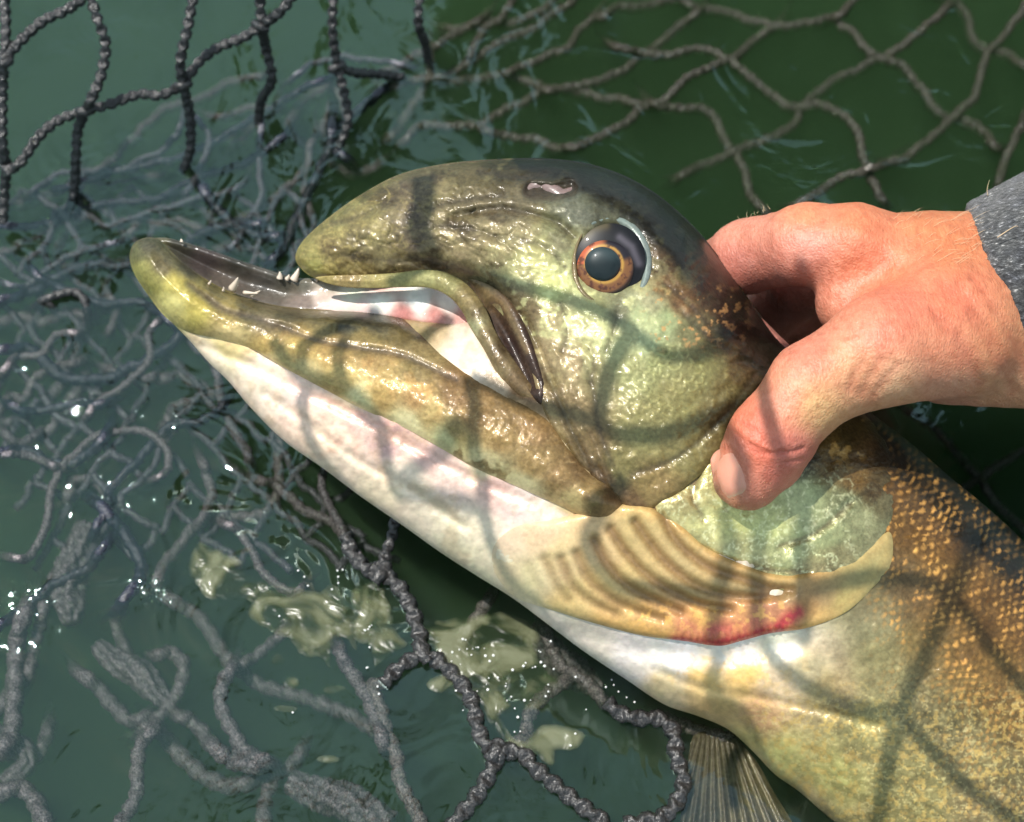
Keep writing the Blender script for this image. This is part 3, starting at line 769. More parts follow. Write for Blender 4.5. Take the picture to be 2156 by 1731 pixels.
# smoothed carrier height so that the plate spans the mouth gap
_sp = np.array([(670, 588), (770, 594), (860, 590), (940, 600), (1000, 660), (1050, 750), (1130, 845)], float)
_sh = np.array([0.0010, 0.0050, 0.0085, 0.0120, 0.0175, 0.0215, 0.0240])
def spine_h(x, y):
    d, t = pdist(x, y, _sp, False, True)
    return np.interp(t*6, np.arange(7), _sh)
def max_front(x, y, d):
    i, _ = MI(x, y)
    return spine_h(x, y) + K*(0.30 + 0.40*sstep(760, 960, x))*i - 0.0002*np.exp(-(d/4-1.6)**2) + 0.0003*fbm(x, y, 14, 3, 81)
def max_back(x, y, d):
    return spine_h(x, y) - 0.003*(1-np.exp(-d/8))
MAXPTS = [(680,590,160,148,80),(730,594,150,134,80),(790,597,170,162,96),(850,590,176,176,110),(900,585,176,180,120),(940,590,160,160,104),(980,630,150,136,86),(1000,660,120,108,70),(1020,700,140,124,84),(1000,690,176,180,140),(1050,760,128,110,72),(1090,800,124,104,70),(1130,840,150,130,88),(1060,730,92,76,50),(1030,780,170,160,120)]
patch("upper_lip_plate", MAX, max_front, max_back, lambda x, y, d: speck2(x, y, idw(x, y, MAXPTS, 1.7, 9)*np.array([0.72, 0.66, 0.60]), 5, 0.25, 33), MAT_SKIN_FISH, pike, 2.6)

# dark fold behind the plate
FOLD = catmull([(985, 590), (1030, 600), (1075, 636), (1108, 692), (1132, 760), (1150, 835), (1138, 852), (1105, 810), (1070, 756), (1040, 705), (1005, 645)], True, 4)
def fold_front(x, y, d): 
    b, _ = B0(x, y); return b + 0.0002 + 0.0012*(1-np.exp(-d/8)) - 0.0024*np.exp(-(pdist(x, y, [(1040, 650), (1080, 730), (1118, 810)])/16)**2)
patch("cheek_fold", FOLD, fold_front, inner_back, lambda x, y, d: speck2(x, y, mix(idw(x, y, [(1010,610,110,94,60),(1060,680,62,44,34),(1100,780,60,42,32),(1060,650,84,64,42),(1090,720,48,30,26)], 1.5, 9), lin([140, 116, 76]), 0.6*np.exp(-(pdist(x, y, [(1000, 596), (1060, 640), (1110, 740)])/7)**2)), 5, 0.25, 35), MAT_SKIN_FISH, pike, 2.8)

# inside of the mouth and the far side of the lower jaw
MOUTH = catmull([(318, 504), (345, 500), (380, 507), (430, 522), (500, 546), (560, 566), (620, 584), (680, 586), (760, 594), (850, 598), (920, 600), (1000, 620), (1030, 680), (960, 690), (860, 676), (760, 664), (690, 662), (600, 656), (540, 645), (480, 624), (420, 592), (370, 556), (335, 524)], True, 5)
MOI = Inflate(MOUTH, 4)
def mouth_front(x, y, d):
    i, _ = MOI(x, y)
    rimh = np.interp(y, [500, 600, 700], [-0.012, -0.010, -0.006])
    bowl = -0.004*sstep(4, 40, d)*sstep(760, 560, x) + 0.009*sstep(660, 900, x)
    tongue = 0.0012*np.exp(-(pdist(x, y, [(640, 628), (760, 632), (900, 636)])/20)**2)
    return rimh + 0.0014*(1-np.exp(-d/4)) + bowl + tongue + 0.0004*fbm(x, y, 18, 3, 91)
def mouth_back(x, y, d): return np.interp(y, [500, 600, 700], [-0.012, -0.010, -0.006]) - 0.016*(1-np.exp(-d/20))
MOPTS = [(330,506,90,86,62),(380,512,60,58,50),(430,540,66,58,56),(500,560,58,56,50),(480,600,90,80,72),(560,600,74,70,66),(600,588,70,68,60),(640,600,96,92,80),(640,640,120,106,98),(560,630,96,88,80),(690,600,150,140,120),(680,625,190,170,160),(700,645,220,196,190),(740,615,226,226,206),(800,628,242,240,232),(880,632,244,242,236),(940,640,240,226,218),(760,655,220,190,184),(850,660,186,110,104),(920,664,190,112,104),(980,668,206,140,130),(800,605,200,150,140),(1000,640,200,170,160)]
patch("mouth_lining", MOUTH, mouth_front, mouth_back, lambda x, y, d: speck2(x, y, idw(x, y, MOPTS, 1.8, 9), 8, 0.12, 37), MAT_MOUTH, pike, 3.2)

# teeth
MAT_TOOTH = simple("ivory_tooth", (0.62, 0.52, 0.42), 0.25, 0.5)
def tooth(x, y, h, tx, ty, r, up=0.0):
    t = np.linspace(0, 1, 9)
    px = x + (tx - x)*t + 5*np.sin(t*2.2)*0.5; py = y + (ty - y)*t
    V, Q = tube(P(px, py, h + up*t), r*K*(1 - t)**0.75 + 0.00006, 10)
    return quads_obj("tooth", V, Q, MAT_TOOTH, pike)
for a in [(489, 608, -0.003, 499, 584, 9, .004), (530, 622, -0.002, 546, 612, 5, .004), (514, 616, -0.002, 540, 618, 4, .003), (589, 586, -0.0085, 586, 572, 7, .001), (618, 590, -0.0085, 627, 564, 9, .001), (604, 588, -0.0085, 606, 578, 5, .001), (382, 510, -0.009, 378, 503, 4, 0.0),
          (440, 598, -0.002, 442, 590, 3, .001), (664, 592, -0.008, 668, 582, 4, 0.0), (866, 664, 0.001, 870, 652, 2.5, 0), (903, 668, 0.001, 904, 658, 2.5, 0), (470, 612, -0.002, 468, 604, 3, .001)]:
    tooth(*a)

# eye: socket ring, dark ball, iris, pupil, clear cornea
def disc(name, cx, cy, rx, ry, hf, colf, mat, parent, ang=0.0, step=2.6):
    t = np.arange(0, 2*math.pi, 2*math.pi/max(24, int(2*math.pi*rx/step/1.2)))
    ca, sa = math.cos(ang), math.sin(ang)
    o = np.stack([cx + rx*np.cos(t)*ca - ry*np.sin(t)*sa, cy + rx*np.cos(t)*sa + ry*np.sin(t)*ca], 1)
    return patch(name, o, hf, lambda x, y, d: hf(x, y, d) - 0.002*(1-np.exp(-d/5)), colf, mat, parent, step)
eb, _ = B0(np.array([1275.0]), np.array([560.0])); EH = float(eb[0]) - 0.0015
print('surface under thumb', B0(np.array([1580., 1640., 1700.]), np.array([1000., 900., 820.]))[0], 'eye', EH)
def dome(cx, cy, R, hh):
    return lambda x, y, d: EH + hh*np.sqrt(np.maximum(1 - ((x-cx)**2 + (y-cy)**2)/R**2, 0.0))
eyeroot = None
m = M("dark_wet_eye"); att = m.n("ShaderNodeAttribute", attribute_name="Col"); b = m.n("ShaderNodeBsdfPrincipled"); m.l(att.outputs["Color"], b.inputs["Base Color"])
b.inputs["Roughness"].default_value = 0.4; b.inputs["Coat Weight"].default_value = 0.35; b.inputs["Specular IOR Level"].default_value = 0.2; b.inputs["Coat Roughness"].default_value = 0.03; m.l(b.outputs[0], m.out.inputs[0]); MAT_EYE = m.m
def col_ball(x, y, d):
    c = np.tile(lin([16, 15, 18]), x.shape + (1,))
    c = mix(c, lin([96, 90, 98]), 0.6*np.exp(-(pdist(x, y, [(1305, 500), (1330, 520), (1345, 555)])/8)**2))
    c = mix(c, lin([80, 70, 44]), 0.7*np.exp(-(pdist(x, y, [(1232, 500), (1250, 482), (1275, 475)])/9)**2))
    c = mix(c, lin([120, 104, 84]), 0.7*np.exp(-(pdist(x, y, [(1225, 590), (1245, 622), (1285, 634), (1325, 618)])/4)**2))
    return c
ball = disc("eye", 1285, 550, 74, 80, dome(1285, 550, 92, 0.0034), col_ball, MAT_EYE, pike, 0.2)
def col_iris(x, y, d):
    r = np.hypot(x-1272, y-556); a = np.arctan2(y-556, x-1272)
    c = np.tile(lin([116, 78, 48]), x.shape + (1,))
    c = mix(c, lin([176, 84, 52]), sstep(-1.0, -2.4, a)*0.8)
    c = mix(c, lin([170, 130, 62]), np.exp(-((r-39)/3.2)**2))
    n = fbm(x, y, 9, 3, 101)
    c = mix(c, lin([92, 56, 46]), 0.85*sstep(0.08, 0.16, n)*(r > 42)*sstep(-0.4, 0.3, a))
    c = mix(c, lin([70, 40, 30]), 0.85*sstep(0.0, 0.14, fbm(x, y, 10, 4, 102)))
    c = mix(c, lin([34, 30, 36]), sstep(-1.75, -1.35, a)*sstep(-0.05, -0.35, a)*sstep(38, 44, r))
    return mix(c, lin([40, 34, 34]), sstep(56, 64, r))
iris = disc("iris", 1274, 566, 60, 60, lambda x, y, d: dome(1285, 550, 92, 0.0034)(x, y, d) + 0.0004 + 0.0006*(1-np.exp(-d/6)), col_iris, MAT_EYE, ball, 0, 2.2)
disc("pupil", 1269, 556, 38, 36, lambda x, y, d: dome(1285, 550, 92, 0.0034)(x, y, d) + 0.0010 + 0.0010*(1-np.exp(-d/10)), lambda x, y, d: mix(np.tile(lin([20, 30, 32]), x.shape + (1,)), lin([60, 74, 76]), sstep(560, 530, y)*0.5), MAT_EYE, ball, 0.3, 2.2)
# pale crescent and lid ring
MAT_LID = fish_mat("pale_eye_ring", speck=0.15, bump=0.00005)
def ring(name, pts, rad, col, h0):
    p = catmull(pts, False, 4); n = len(p)
    x, y = p[:, 0], p[:, 1]; hb_, _ = B0(x, y)
    V, Q = tube(P(x, y, hb_ + h0), rad(np.linspace(0, 1, n))*K, 12)
    return quads_obj(name, V, Q, MAT_LID, ball, np.tile(lin(col), (len(V), 1)))
ring("eye_ring", [(1226, 492), (1245, 472), (1272, 462), (1300, 464), (1330, 482), (1352, 512), (1362, 548), (1360, 585), (1346, 615), (1326, 634)], lambda t: 2.0 + 10*np.sin(math.pi*np.clip(t*1.02, 0, 1))**0.9, (120, 134, 132), 0.0006)
ring("eye_ring", [(1226, 492), (1214, 520), (1209, 552), (1213, 590), (1228, 618), (1252, 636), (1285, 644), (1315, 638), (1328, 632)], lambda t: 2.0 + 3.5*np.sin(math.pi*t), (122, 108, 76), 0.0006)

# torn pink flap at the nape over the dark gill opening
FLAP = catmull([(1494, 522), (1512, 545), (1530, 580), (1556, 620), (1600, 665), (1640, 705), (1668, 735), (1650, 738), (1625, 722), (1590, 690), (1560, 650), (1540, 612), (1515, 580), (1508, 560)], True, 4)
patch("torn_flap", FLAP, lambda x, y, d: RIM + 0.0062*(1-np.exp(-d/6)) + 0.0003*fbm(x, y, 10, 2, 5), lambda x, y, d: RIM - 0.002*(1-np.exp(-d/6)), lambda x, y, d: speck2(x, y, np.tile(lin([206, 128, 112]), x.shape + (1,)), 8, 0.3), MAT_MOUTH, pike, 3)

# pectoral fin under the belly, just under the water
FIN = catmull([(1462, 1548), (1500, 1540), (1545, 1552), (1590, 1600), (1630, 1670), (1680, 1750), (1740, 1850), (1640, 1900), (1520, 1890), (1430, 1830), (1432, 1720), (1445, 1640), (1450, 1590)], True, 5)
def fin_h(x, y): return hz(x, y, -0.0022) + 0.00035*np.sin(np.arctan2(x-1500, y-1430)*85)
def col_fin(x, y, d):
    a = np.arctan2(x-1500, y-1430)
    c = idw(x, y, [(1500,1560,120,110,84),(1480,1650,116,106,82),(1560,1640,150,136,100),(1600,1700,140,124,86),(1450,1700,90,84,70),(1560,1850,110,100,78)], 1.5, 12)
    return mix(c, lin([64, 54, 36]), 0.55*(np.sin(a*85 + 2*fbm(x, y, 30, 2, 3)) > 0.2))
patch("pectoral_fin", FIN, lambda x, y, d: fin_h(x, y) + 0.0006*(1-np.exp(-d/5)), lambda x, y, d: fin_h(x, y) - 0.0006, col_fin, MAT_SKIN_FISH, pike, 4)
# snout nostrils / pores
#@@LEECH
MAT_LEECH = simple("pink_nostril_skin", (0.24, 0.165, 0.15), 0.3, 0.6, nscale=900, namp=0.35, bump=0.0001)
p = catmull([(1106, 406), (1122, 394), (1146, 392), (1164, 404), (1184, 414), (1206, 404), (1210, 388), (1198, 380)], False, 2.5)
hh, _ = B0(p[:, 0], p[:, 1]); tt = np.linspace(0, 1, len(p))
V, Q = tube(P(p[:, 0], p[:, 1], hh - 0.0022), (3.5 + 14*np.sin(math.pi*np.clip(tt*0.9+0.08, 0, 1))**0.8)*K, 14)
nostril = quads_obj("nostril", V, Q, MAT_LEECH, pike)
#@@HAND
# ------------------------------------------------------------------ hand and forearm (one implicit surface)
def surface_nets(f, lo, hi, c):
    n = np.ceil((hi - lo) / c).astype(int) + 1
    ax = [lo[i] + np.arange(n[i])*c for i in range(3)]
    X, Y, Z = np.meshgrid(*ax, indexing='ij')
    V = f(X.astype(np.float32), Y.astype(np.float32), Z.astype(np.float32))
    S = V < 0
    nx, ny, nz = n - 1
    cnt = np.zeros((nx, ny, nz)); acc = np.zeros((nx, ny, nz, 3))
    corner = lambda A, a, b, d: A[a:a+nx, b:b+ny, d:d+nz]
    for axis in range(3):
        o1, o2 = [k for k in range(3) if k != axis]
        for a in (0, 1):
            for b in (0, 1):
                s0 = [0, 0, 0]; s0[o1] = a; s0[o2] = b; s1 = list(s0); s1[axis] = 1
                v0 = corner(V, *s0); v1 = corner(V, *s1)
                cr_ = (v0 < 0) != (v1 < 0)
                t = np.where(cr_, v0 / np.where(cr_, v0 - v1, 1), 0)
                cnt += cr_
                for k in range(3):
                    acc[..., k] += np.where(cr_, s0[k] + (t if k == axis else 0), 0)
    act = cnt > 0
    idx = -np.ones((nx, ny, nz), int); idx[act] = np.arange(act.sum())
    base = np.argwhere(act)
    verts = lo + (base + acc[act] / cnt[act][:, None])*c
    quads = []
    for axis in range(3):
        o1, o2 = [k for k in range(3) if k != axis]
        sl0 = [slice(1, -1)]*3; sl1 = [slice(1, -1)]*3
        sl0[axis] = slice(0, -1); sl1[axis] = slice(1, None)
        a = S[tuple(sl0)]; b = S[tuple(sl1)]
        e = np.argwhere(a != b)
        off = np.array([1, 1, 1]); off[axis] = 0
        e = e + off
        inn = S[e[:, 0], e[:, 1], e[:, 2]]
        q = []
        for (p1, p2) in ((0, 0), (-1, 0), (-1, -1), (0, -1)):
            k = e.copy(); k[:, o1] += p1; k[:, o2] += p2
            q.append(idx[k[:, 0], k[:, 1], k[:, 2]])
        q = np.stack(q, 1)
        flip = inn if axis != 1 else ~inn
        q = np.where(flip[:, None], q, q[:, ::-1])
        quads.append(q)
    return verts, np.vstack(quads)

def cone(X, Y, Z, a, b, ra, rb, sc=(1, 1, 1)):
    a = np.array(a, float); b = np.array(b, float); ab = b - a; L = ab @ ab
    t = np.clip(((X-a[0])*ab[0] + (Y-a[1])*ab[1] + (Z-a[2])*ab[2]) / L, 0, 1)
    return np.sqrt((X-a[0]-t*ab[0])**2 + (Y-a[1]-t*ab[1])**2 + (Z-a[2]-t*ab[2])**2) - (ra + t*(rb-ra))
def smin(a, b, k):
    h = np.clip(0.5 + 0.5*(b-a)/k, 0, 1); return b*(1-h) + a*h - k*h*(1-h)
def chain(X, Y, Z, pts, rr, k=8):
    r = None
    for i in range(len(pts)-1):
        d = cone(X, Y, Z, pts[i], pts[i+1], rr[i], rr[i+1]); r = d if r is None else smin(r, d, k)
    return r
# units: x, y, h all in raster units (0.13 mm)
MM = 1/0.13
def hand_sdf(X, Y, Z):
    # thumb: metacarpal, proximal, distal
    th = chain(X, Y, Z, [(2010, 690, 20*MM), (1862, 735, 34*MM), (1712, 812, 37*MM), (1622, 925, 38*MM), (1578, 1000, 36.5*MM)], [150, 118, 92, 88, 74], 26)
    th = smin(th, cone(X, Y, Z, (1592, 975, 36*MM), (1640, 985, 34*MM), 72, 42), 30)
    th = smin(th, cone(X, Y, Z, (1562, 1012, 36.5*MM), (1570, 1020, 36.5*MM), 52, 48), 20)
    # palm and back of the hand
    pal = cone(X, Y, Z, (1985, 590, 6*MM), (2150, 600, 0), 140, 150)
    pal = smin(pal, cone(X, Y, Z, (1990, 700, 8*MM), (2180, 680, 2*MM), 140, 158), 60)
    pal = smin(pal, cone(X, Y, Z, (1815, 520, 8*MM), (2000, 590, 6*MM), 82, 130), 50)
    pal = smin(pal, cone(X, Y, Z, (1850, 560, -18*MM), (2060, 610, -8*MM), 92, 130), 60)
    pal = smin(pal, cone(X, Y, Z, (1880, 620, -42*MM), (2080, 640, -16*MM), 92, 130), 60)
    web = cone(X, Y, Z, (1800, 636, 8*MM), (1920, 660, 8*MM), 84, 118)
    # fingers curl behind the fish
    ix = chain(X, Y, Z, [(1800, 516, 10*MM), (1700, 514, 5*MM), (1572, 540, -13*MM), (1480, 585, -42*MM), (1450, 660, -58*MM)], [90, 84, 76, 60, 46], 22)
    mi = chain(X, Y, Z, [(1830, 590, -24*MM), (1690, 590, -40*MM), (1600, 680, -66*MM), (1620, 770, -74*MM)], [84, 72, 62, 50], 16)
    ri = chain(X, Y, Z, [(1870, 650, -44*MM), (1740, 680, -62*MM), (1680, 790, -82*MM), (1720, 870, -84*MM)], [80, 68, 60, 48], 16)
    li = chain(X, Y, Z, [(1910, 710, -52*MM), (1830, 760, -74*MM), (1800, 860, -88*MM), (1850, 920, -86*MM)], [72, 60, 52, 42], 16)
    arm = chain(X, Y, Z, [(2120, 640, 0), (2330, 540, -4*MM), (2700, 350, -10*MM)], [168, 172, 200], 60)
    arm = smin(arm, cone(X, Y, Z, (2000, 760, 2*MM), (2260, 760, -4*MM), 82, 96), 60)
    r = smin(pal, arm, 60); r = smin(r, th, 42); r = smin(r, web, 75)
    r = smin(r, ix, 26)
    for f in (mi, ri, li): r = smin(r, f, 22)
    return r
hv, hq = surface_nets(hand_sdf, np.array([1380., 330., -880.]), np.array([2720., 1120., 560.]), 8.0)
print("hand verts", len(hv))
def relax(v, q, it=2, lam=0.5):
    for _ in range(it):
        s = np.zeros_like(v); c = np.zeros(len(v))
        for a, b in ((0, 1), (1, 2), (2, 3), (3, 0)):
            np.add.at(s, q[:, a], v[q[:, b]]); np.add.at(c, q[:, a], 1)
            np.add.at(s, q[:, b], v[q[:, a]]); np.add.at(c, q[:, b], 1)
        v = v*(1-lam) + lam*s/c[:, None]
    return v
hv = relax(hv, hq, 3)
def subdivide(v, q):
    n = len(v)
    e = np.sort(np.concatenate([q[:, [0, 1]], q[:, [1, 2]], q[:, [2, 3]], q[:, [3, 0]]]), 1)
    u, inv = np.unique(e, axis=0, return_inverse=True); inv = inv.ravel()
    m = len(q); em = v[u].mean(1); fc = v[q].mean(1)
    e0, e1, e2, e3 = (inv[i*m:(i+1)*m] + n for i in range(4)); f = np.arange(m) + n + len(u)
    nq = np.concatenate([np.stack(t, 1) for t in ((q[:, 0], e0, f, e3), (e0, q[:, 1], e1, f), (f, e1, q[:, 2], e2), (e3, f, e2, q[:, 3]))])
    return np.vstack([v, em, fc]), nq
hv, hq = subdivide(hv, hq); hv = relax(hv, hq, 2)
def vnormals(v, q):
    n = np.cross(v[q[:, 2]] - v[q[:, 0]], v[q[:, 3]] - v[q[:, 1]])
    s = np.zeros_like(v)
    for k in range(4): np.add.at(s, q[:, k], n)
    return s / (np.linalg.norm(s, axis=1)[:, None] + 1e-9)
hn = vnormals(hv, hq)
if (hn[:, 2][hv[:, 2] > 300].mean() < 0): hq = hq[:, ::-1]; hn = -hn
x, y, z = hv[:, 0], hv[:, 1], hv[:, 2]
facing = sstep(-0.1, 0.4, hn[:, 2])*sstep(-5*MM, 8*MM, z)
CREASE = [catmull(l, False, 8) for l in ([(1542, 905), (1560, 925), (1592, 942), (1622, 955)], [(1560, 890), (1590, 905), (1608, 930)], [(1566, 940), (1590, 952), (1620, 957), (1650, 950)], [(1640, 955), (1668, 952), (1692, 944)],
    [(1655, 975), (1690, 968)], [(1790, 822), (1800, 790), (1815, 760)], [(1815, 828), (1835, 790), (1850, 760)], [(1840, 835), (1862, 800), (1890, 770)], [(1985, 600), (2040, 660), (2090, 740), (2130, 820)], [(2020, 600), (2080, 680), (2130, 780)], [(2050, 580), (2120, 690), (2160, 780)], [(1960, 650), (2020, 720), (2060, 800)])]
CW = [5, 5, 5, 5, 4, 10, 11, 10, 12, 12, 13, 12]; CD = [3.2, 2.4, 2.6, 4, 2.5, 3.0, 3.2, 2.2, 3.0, 4.0, 3.5, 3.0]
disp = np.zeros(len(hv))
for L, w_, dp in zip(CREASE, CW, CD): disp -= dp*np.exp(-(pdist(x, y, L)/w_)**2)*facing
# tendon ridges toward the wrist, knuckle, nail bed
disp += facing*(4*np.exp(-(pdist(x, y, [(1780, 480), (1900, 540), (2010, 580)])/24)**2) - 5*np.exp(-(pdist(x, y, [(1800, 570), (1900, 600), (2000, 620)])/26)**2))
disp += 5*fbm(x + z*0.6, y + z*0.4, 60, 3, 131)
disp += 2.2*fbm(x*1.0 + z*0.6, y + z*0.3, 14, 3, 133)
disp += facing*2.0*fbm((x*0.5+y*0.86)*0.35, (x*0.86-y*0.5)*1.6, 16, 3, 134)*sstep(1720, 1800, x)
NC = np.array([1536.0, 1000.0])
na = math.radians(69); nu = (x-NC[0])*math.cos(na) + (y-NC[1])*math.sin(na); nv = -(x-NC[0])*math.sin(na) + (y-NC[1])*math.cos(na)
rr = (np.abs(nu/66)**3 + np.abs(nv/40)**3)
rim_ = np.exp(-((rr-1)/0.35)**2)*facing
disp += 2.5*rim_
hv = hv + hn*disp[:, None]
c = np.tile(lin([226, 150, 118]), (len(hv), 1))
HC_ = [(1560,470,228,160,136),(1700,450,232,152,112),(1800,450,224,144,104),(1950,470,214,142,98),(1700,520,224,158,140),(1800,560,228,148,116),(1900,560,226,142,106),(2000,520,214,140,96),(1900,640,228,140,112),(2000,640,232,146,112),(1850,700,230,150,122),(2000,740,236,160,124),(2100,720,236,168,122),(1800,780,224,172,130),(1880,810,232,190,150),
  (2000,820,224,170,140),(2100,820,226,176,136),(1700,740,224,148,122),(1650,840,232,160,130),(1720,860,236,196,140),(1590,900,228,132,104),(1600,950,226,128,102),(1560,960,214,136,108),(1640,1000,228,140,122),(1600,1050,222,148,124),(1520,1000,214,156,130),(1540,1055,220,160,128),(1670,950,214,134,118),(1640,640,196,130,116),(1620,590,206,140,124),(1550,560,216,146,132),(2300,640,222,160,122)]
c = idw(x, y, HC_, 1.6, 20)*np.array([0.87, 0.79, 0.76])
c = c*(1 + 0.30*fbm(x, y, 26, 4, 135)[:, None]*np.array([0.5, 1.0, 1.1])) 
for L, w_ in zip(CREASE, CW): c = mix(c, lin([176, 84, 66]), 0.28*np.exp(-(pdist(x, y, L)/(w_*1.2))**2)*facing)
c = mix(c, lin([150, 84, 60]), 0.22*sstep(0.2, 0.28, fbm(x, y, 14, 2, 137))*facing)
m = M("sunburnt_skin"); pos = m.pos(); att = m.n("ShaderNodeAttribute", attribute_name="Col")
b = m.n("ShaderNodeBsdfPrincipled")
n1 = m.noise(1500, 3, 0.6, pos); n2 = m.noise(380, 4, 0.6, pos)
vo = m.n("ShaderNodeTexVoronoi"); vo.inputs["Scale"].default_value = 950; vo.feature = 'DISTANCE_TO_EDGE'; m.l(pos, vo.inputs["Vector"])
mp = m.n("ShaderNodeMapping"); mp.inputs["Scale"].default_value = (1.0, 0.22, 1.0); mp.inputs["Rotation"].default_value = (0, 0, 0.5); m.l(pos, mp.inputs["Vector"])
n3 = m.noise(1700, 3, 0.6, mp.outputs[0])
cc = m.mul(att.outputs["Color"], m.ramp(n2.outputs["Fac"], [(0.3, (0.86, 0.76, 0.72)), (0.65, (1, 1, 1))]))
cc = m.mul(cc, m.ramp(n3.outputs["Fac"], [(0.3, (0.88, 0.82, 0.78)), (0.6, (1, 1, 1))]))
m.l(cc, b.inputs["Base Color"]); b.inputs["Roughness"].default_value = 0.46
b.inputs["Subsurface Weight"].default_value = 0.22; b.inputs["Subsurface Radius"].default_value = (1, 0.35, 0.2); b.inputs["Subsurface Scale"].default_value = 0.003
nb = m.bump(vo.outputs["Distance"], 0.00026, 0.7); nb = m.bump(n3.outputs["Fac"], 0.00034, 0.8, nb); nb = m.bump(n2.outputs["Fac"], 0.0003, 0.5, nb)
m.l(nb, b.inputs["Normal"]); m.l(b.outputs[0], m.out.inputs[0]); MAT_HAND = m.m
HWV = P(hv[:, 0], hv[:, 1], hv[:, 2]*0.00013)
person = new_mesh_obj("person", HWV, hq, MAT_HAND, None, c)
tag(person, "bare sunburnt hand in a dark grey fleece cuff gripping the pike behind its head", "person")

# thumbnail
def hand_top(px, py):
    """front height of the hand surface at raster points (nearest vertices)"""
    sel = hn[:, 2] > 0.1; a = hv[sel]
    out = []
    for u, v in zip(np.ravel(px), np.ravel(py)):
        q = (a[:, 0]-u)**2 + (a[:, 1]-v)**2; k = np.argsort(q)[:6]; w = 1/(q[k]+4); out.append((a[k, 2]*w).sum()/w.sum())
    return np.array(out).reshape(np.shape(px))
gu, gv = np.meshgrid(np.linspace(-1, 1, 23), np.linspace(-1, 1, 19), indexing='ij')
# superellipse nail, 80 x 56 units
su = gu*np.sqrt(1 - 0.42*gv**2); sv = gv*np.sqrt(1 - 0.42*gu**2)
nxp = NC[0] + su*58*math.cos(na) - sv*34*math.sin(na); nyp = NC[1] + su*58*math.sin(na) + sv*34*math.cos(na)
th_ = hand_top(nxp, nyp)
ed_ = np.maximum(np.abs(gu), np.abs(gv))
nh = th_*0.00013
for _ in range(4):
    q = np.pad(nh, 1, mode='edge'); nh = (q[2:, 1:-1] + q[:-2, 1:-1] + q[1:-1, 2:] + q[1:-1, :-2] + 2*nh)/6
nh = nh + 0.00035 - 0.0006*sstep(0.6, 1.0, ed_)
edge_ = ed_ > 0.97
nh = nh - 0.0003*edge_
Vt = P(nxp, nyp, nh).reshape(-1, 3); Vb = P(nxp, nyp, nh - 0.0009).reshape(-1, 3)
nu_, nv_ = su.shape; N_ = nu_*nv_
fq = []
for i in range(nu_-1):
    for j in range(nv_-1):
        a = i*nv_+j; q = (a, a+1, a+nv_+1, a+nv_); fq.append(q); fq.append(tuple(N_+k for k in q[::-1]))
per = [i*nv_ for i in range(nu_)] + [(nu_-1)*nv_+j for j in range(1, nv_)] + [i*nv_+nv_-1 for i in range(nu_-2, -1, -1)] + [j for j in range(nv_-2, 0, -1)]
for k in range(len(per)):
    a, b_ = per[k], per[(k+1) % len(per)]; fq.append((a, b_, N_+b_, N_+a))
ncol = np.tile(lin([210, 146, 122]), (2*N_, 1)); lun = sstep(0.62, 0.8, np.concatenate([su.ravel(), su.ravel()])); ncol = mix(ncol, lin([214, 172, 140]), lun)
m = M("nail"); att = m.n("ShaderNodeAttribute", attribute_name="Col"); b = m.n("ShaderNodeBsdfPrincipled"); m.l(att.outputs["Color"], b.inputs["Base Color"]); b.inputs["Roughness"].default_value = 0.28; b.inputs["Subsurface Weight"].default_value = 0.2; b.inputs["Subsurface Scale"].default_value = 0.002; m.l(b.outputs[0], m.out.inputs[0])
nail = new_mesh_obj("thumbnail", np.vstack([Vt, Vb]), fq, m.m, person, ncol)

# fleece cuff
ax0 = np.array([2128.0, 642.0, -1.0*MM]); axd = np.array([0.89, -0.456, -0.02]); axd /= np.linalg.norm(axd)
e1 = np.array([0.456, 0.89, 0.0]); e1 /= np.linalg.norm(e1); e2 = np.cross(axd, e1)
rings = [(-2, 196, 192), (6, 208, 204), (-2, 220, 216), (8, 229, 224), (40, 232, 228), (120, 235, 231), (250, 242, 238), (420, 252, 246), (650, 268, 258), (900, 285, 270)]
prof = catmull([(a, r1, r2) for a, r1, r2 in rings], False, 9); NS = 220
tS = np.arange(NS)/NS*2*math.pi
sv_ = []
for a, r1, r2 in prof:
    # the cuff sags and its mouth is cut oblique so that the lower edge runs down to the wrist
    sk = 30*np.sin(tS)*0 + 9*np.cos(2*tS)
    sv_.append(ax0 + axd*(a + 60*0 + 14*np.sin(3*tS)[:, None]*0 + sk[:, None]) + e1*(r1*np.cos(tS))[:, None] + e2*(r2*np.sin(tS))[:, None])
sv_ = np.concatenate(sv_)
i = np.arange(len(prof)-1)[:, None]*NS; j = np.arange(NS)[None, :]; j2 = (j+1) % NS
sq = np.stack([i+j, i+NS+j, i+NS+j2, i+j2], -1).reshape(-1, 4)
snn = vnormals(sv_, sq)
cen = ax0 + axd*((sv_-ax0) @ axd)[:, None]
if ((sv_-cen)*snn).sum(1).mean() < 0: sq = sq[:, ::-1]; snn = -snn
sd = 3.0*fbm(sv_[:, 0]+sv_[:, 2], sv_[:, 1]-sv_[:, 2], 22, 4, 141) + 5*rng.standard_normal(len(sv_))*0.25 + 8*fbm(sv_[:, 0], sv_[:, 1]+sv_[:, 2], 120, 2, 142)
sv_ = sv_ + snn*sd[:, None]
m = M("grey_fleece"); pos = m.pos(); b = m.n("ShaderNodeBsdfPrincipled")
mp = m.n("ShaderNodeMapping"); mp.inputs["Scale"].default_value = (0.5, 1.3, 1.0); mp.inputs["Rotation"].default_value = (0, 0, -0.45); m.l(pos, mp.inputs["Vector"])
n1 = m.noise(1000, 5, 0.75, mp.outputs[0]); n2 = m.noise(1100, 2, 0.5, pos); n3 = m.noise(150, 3, 0.5, pos)
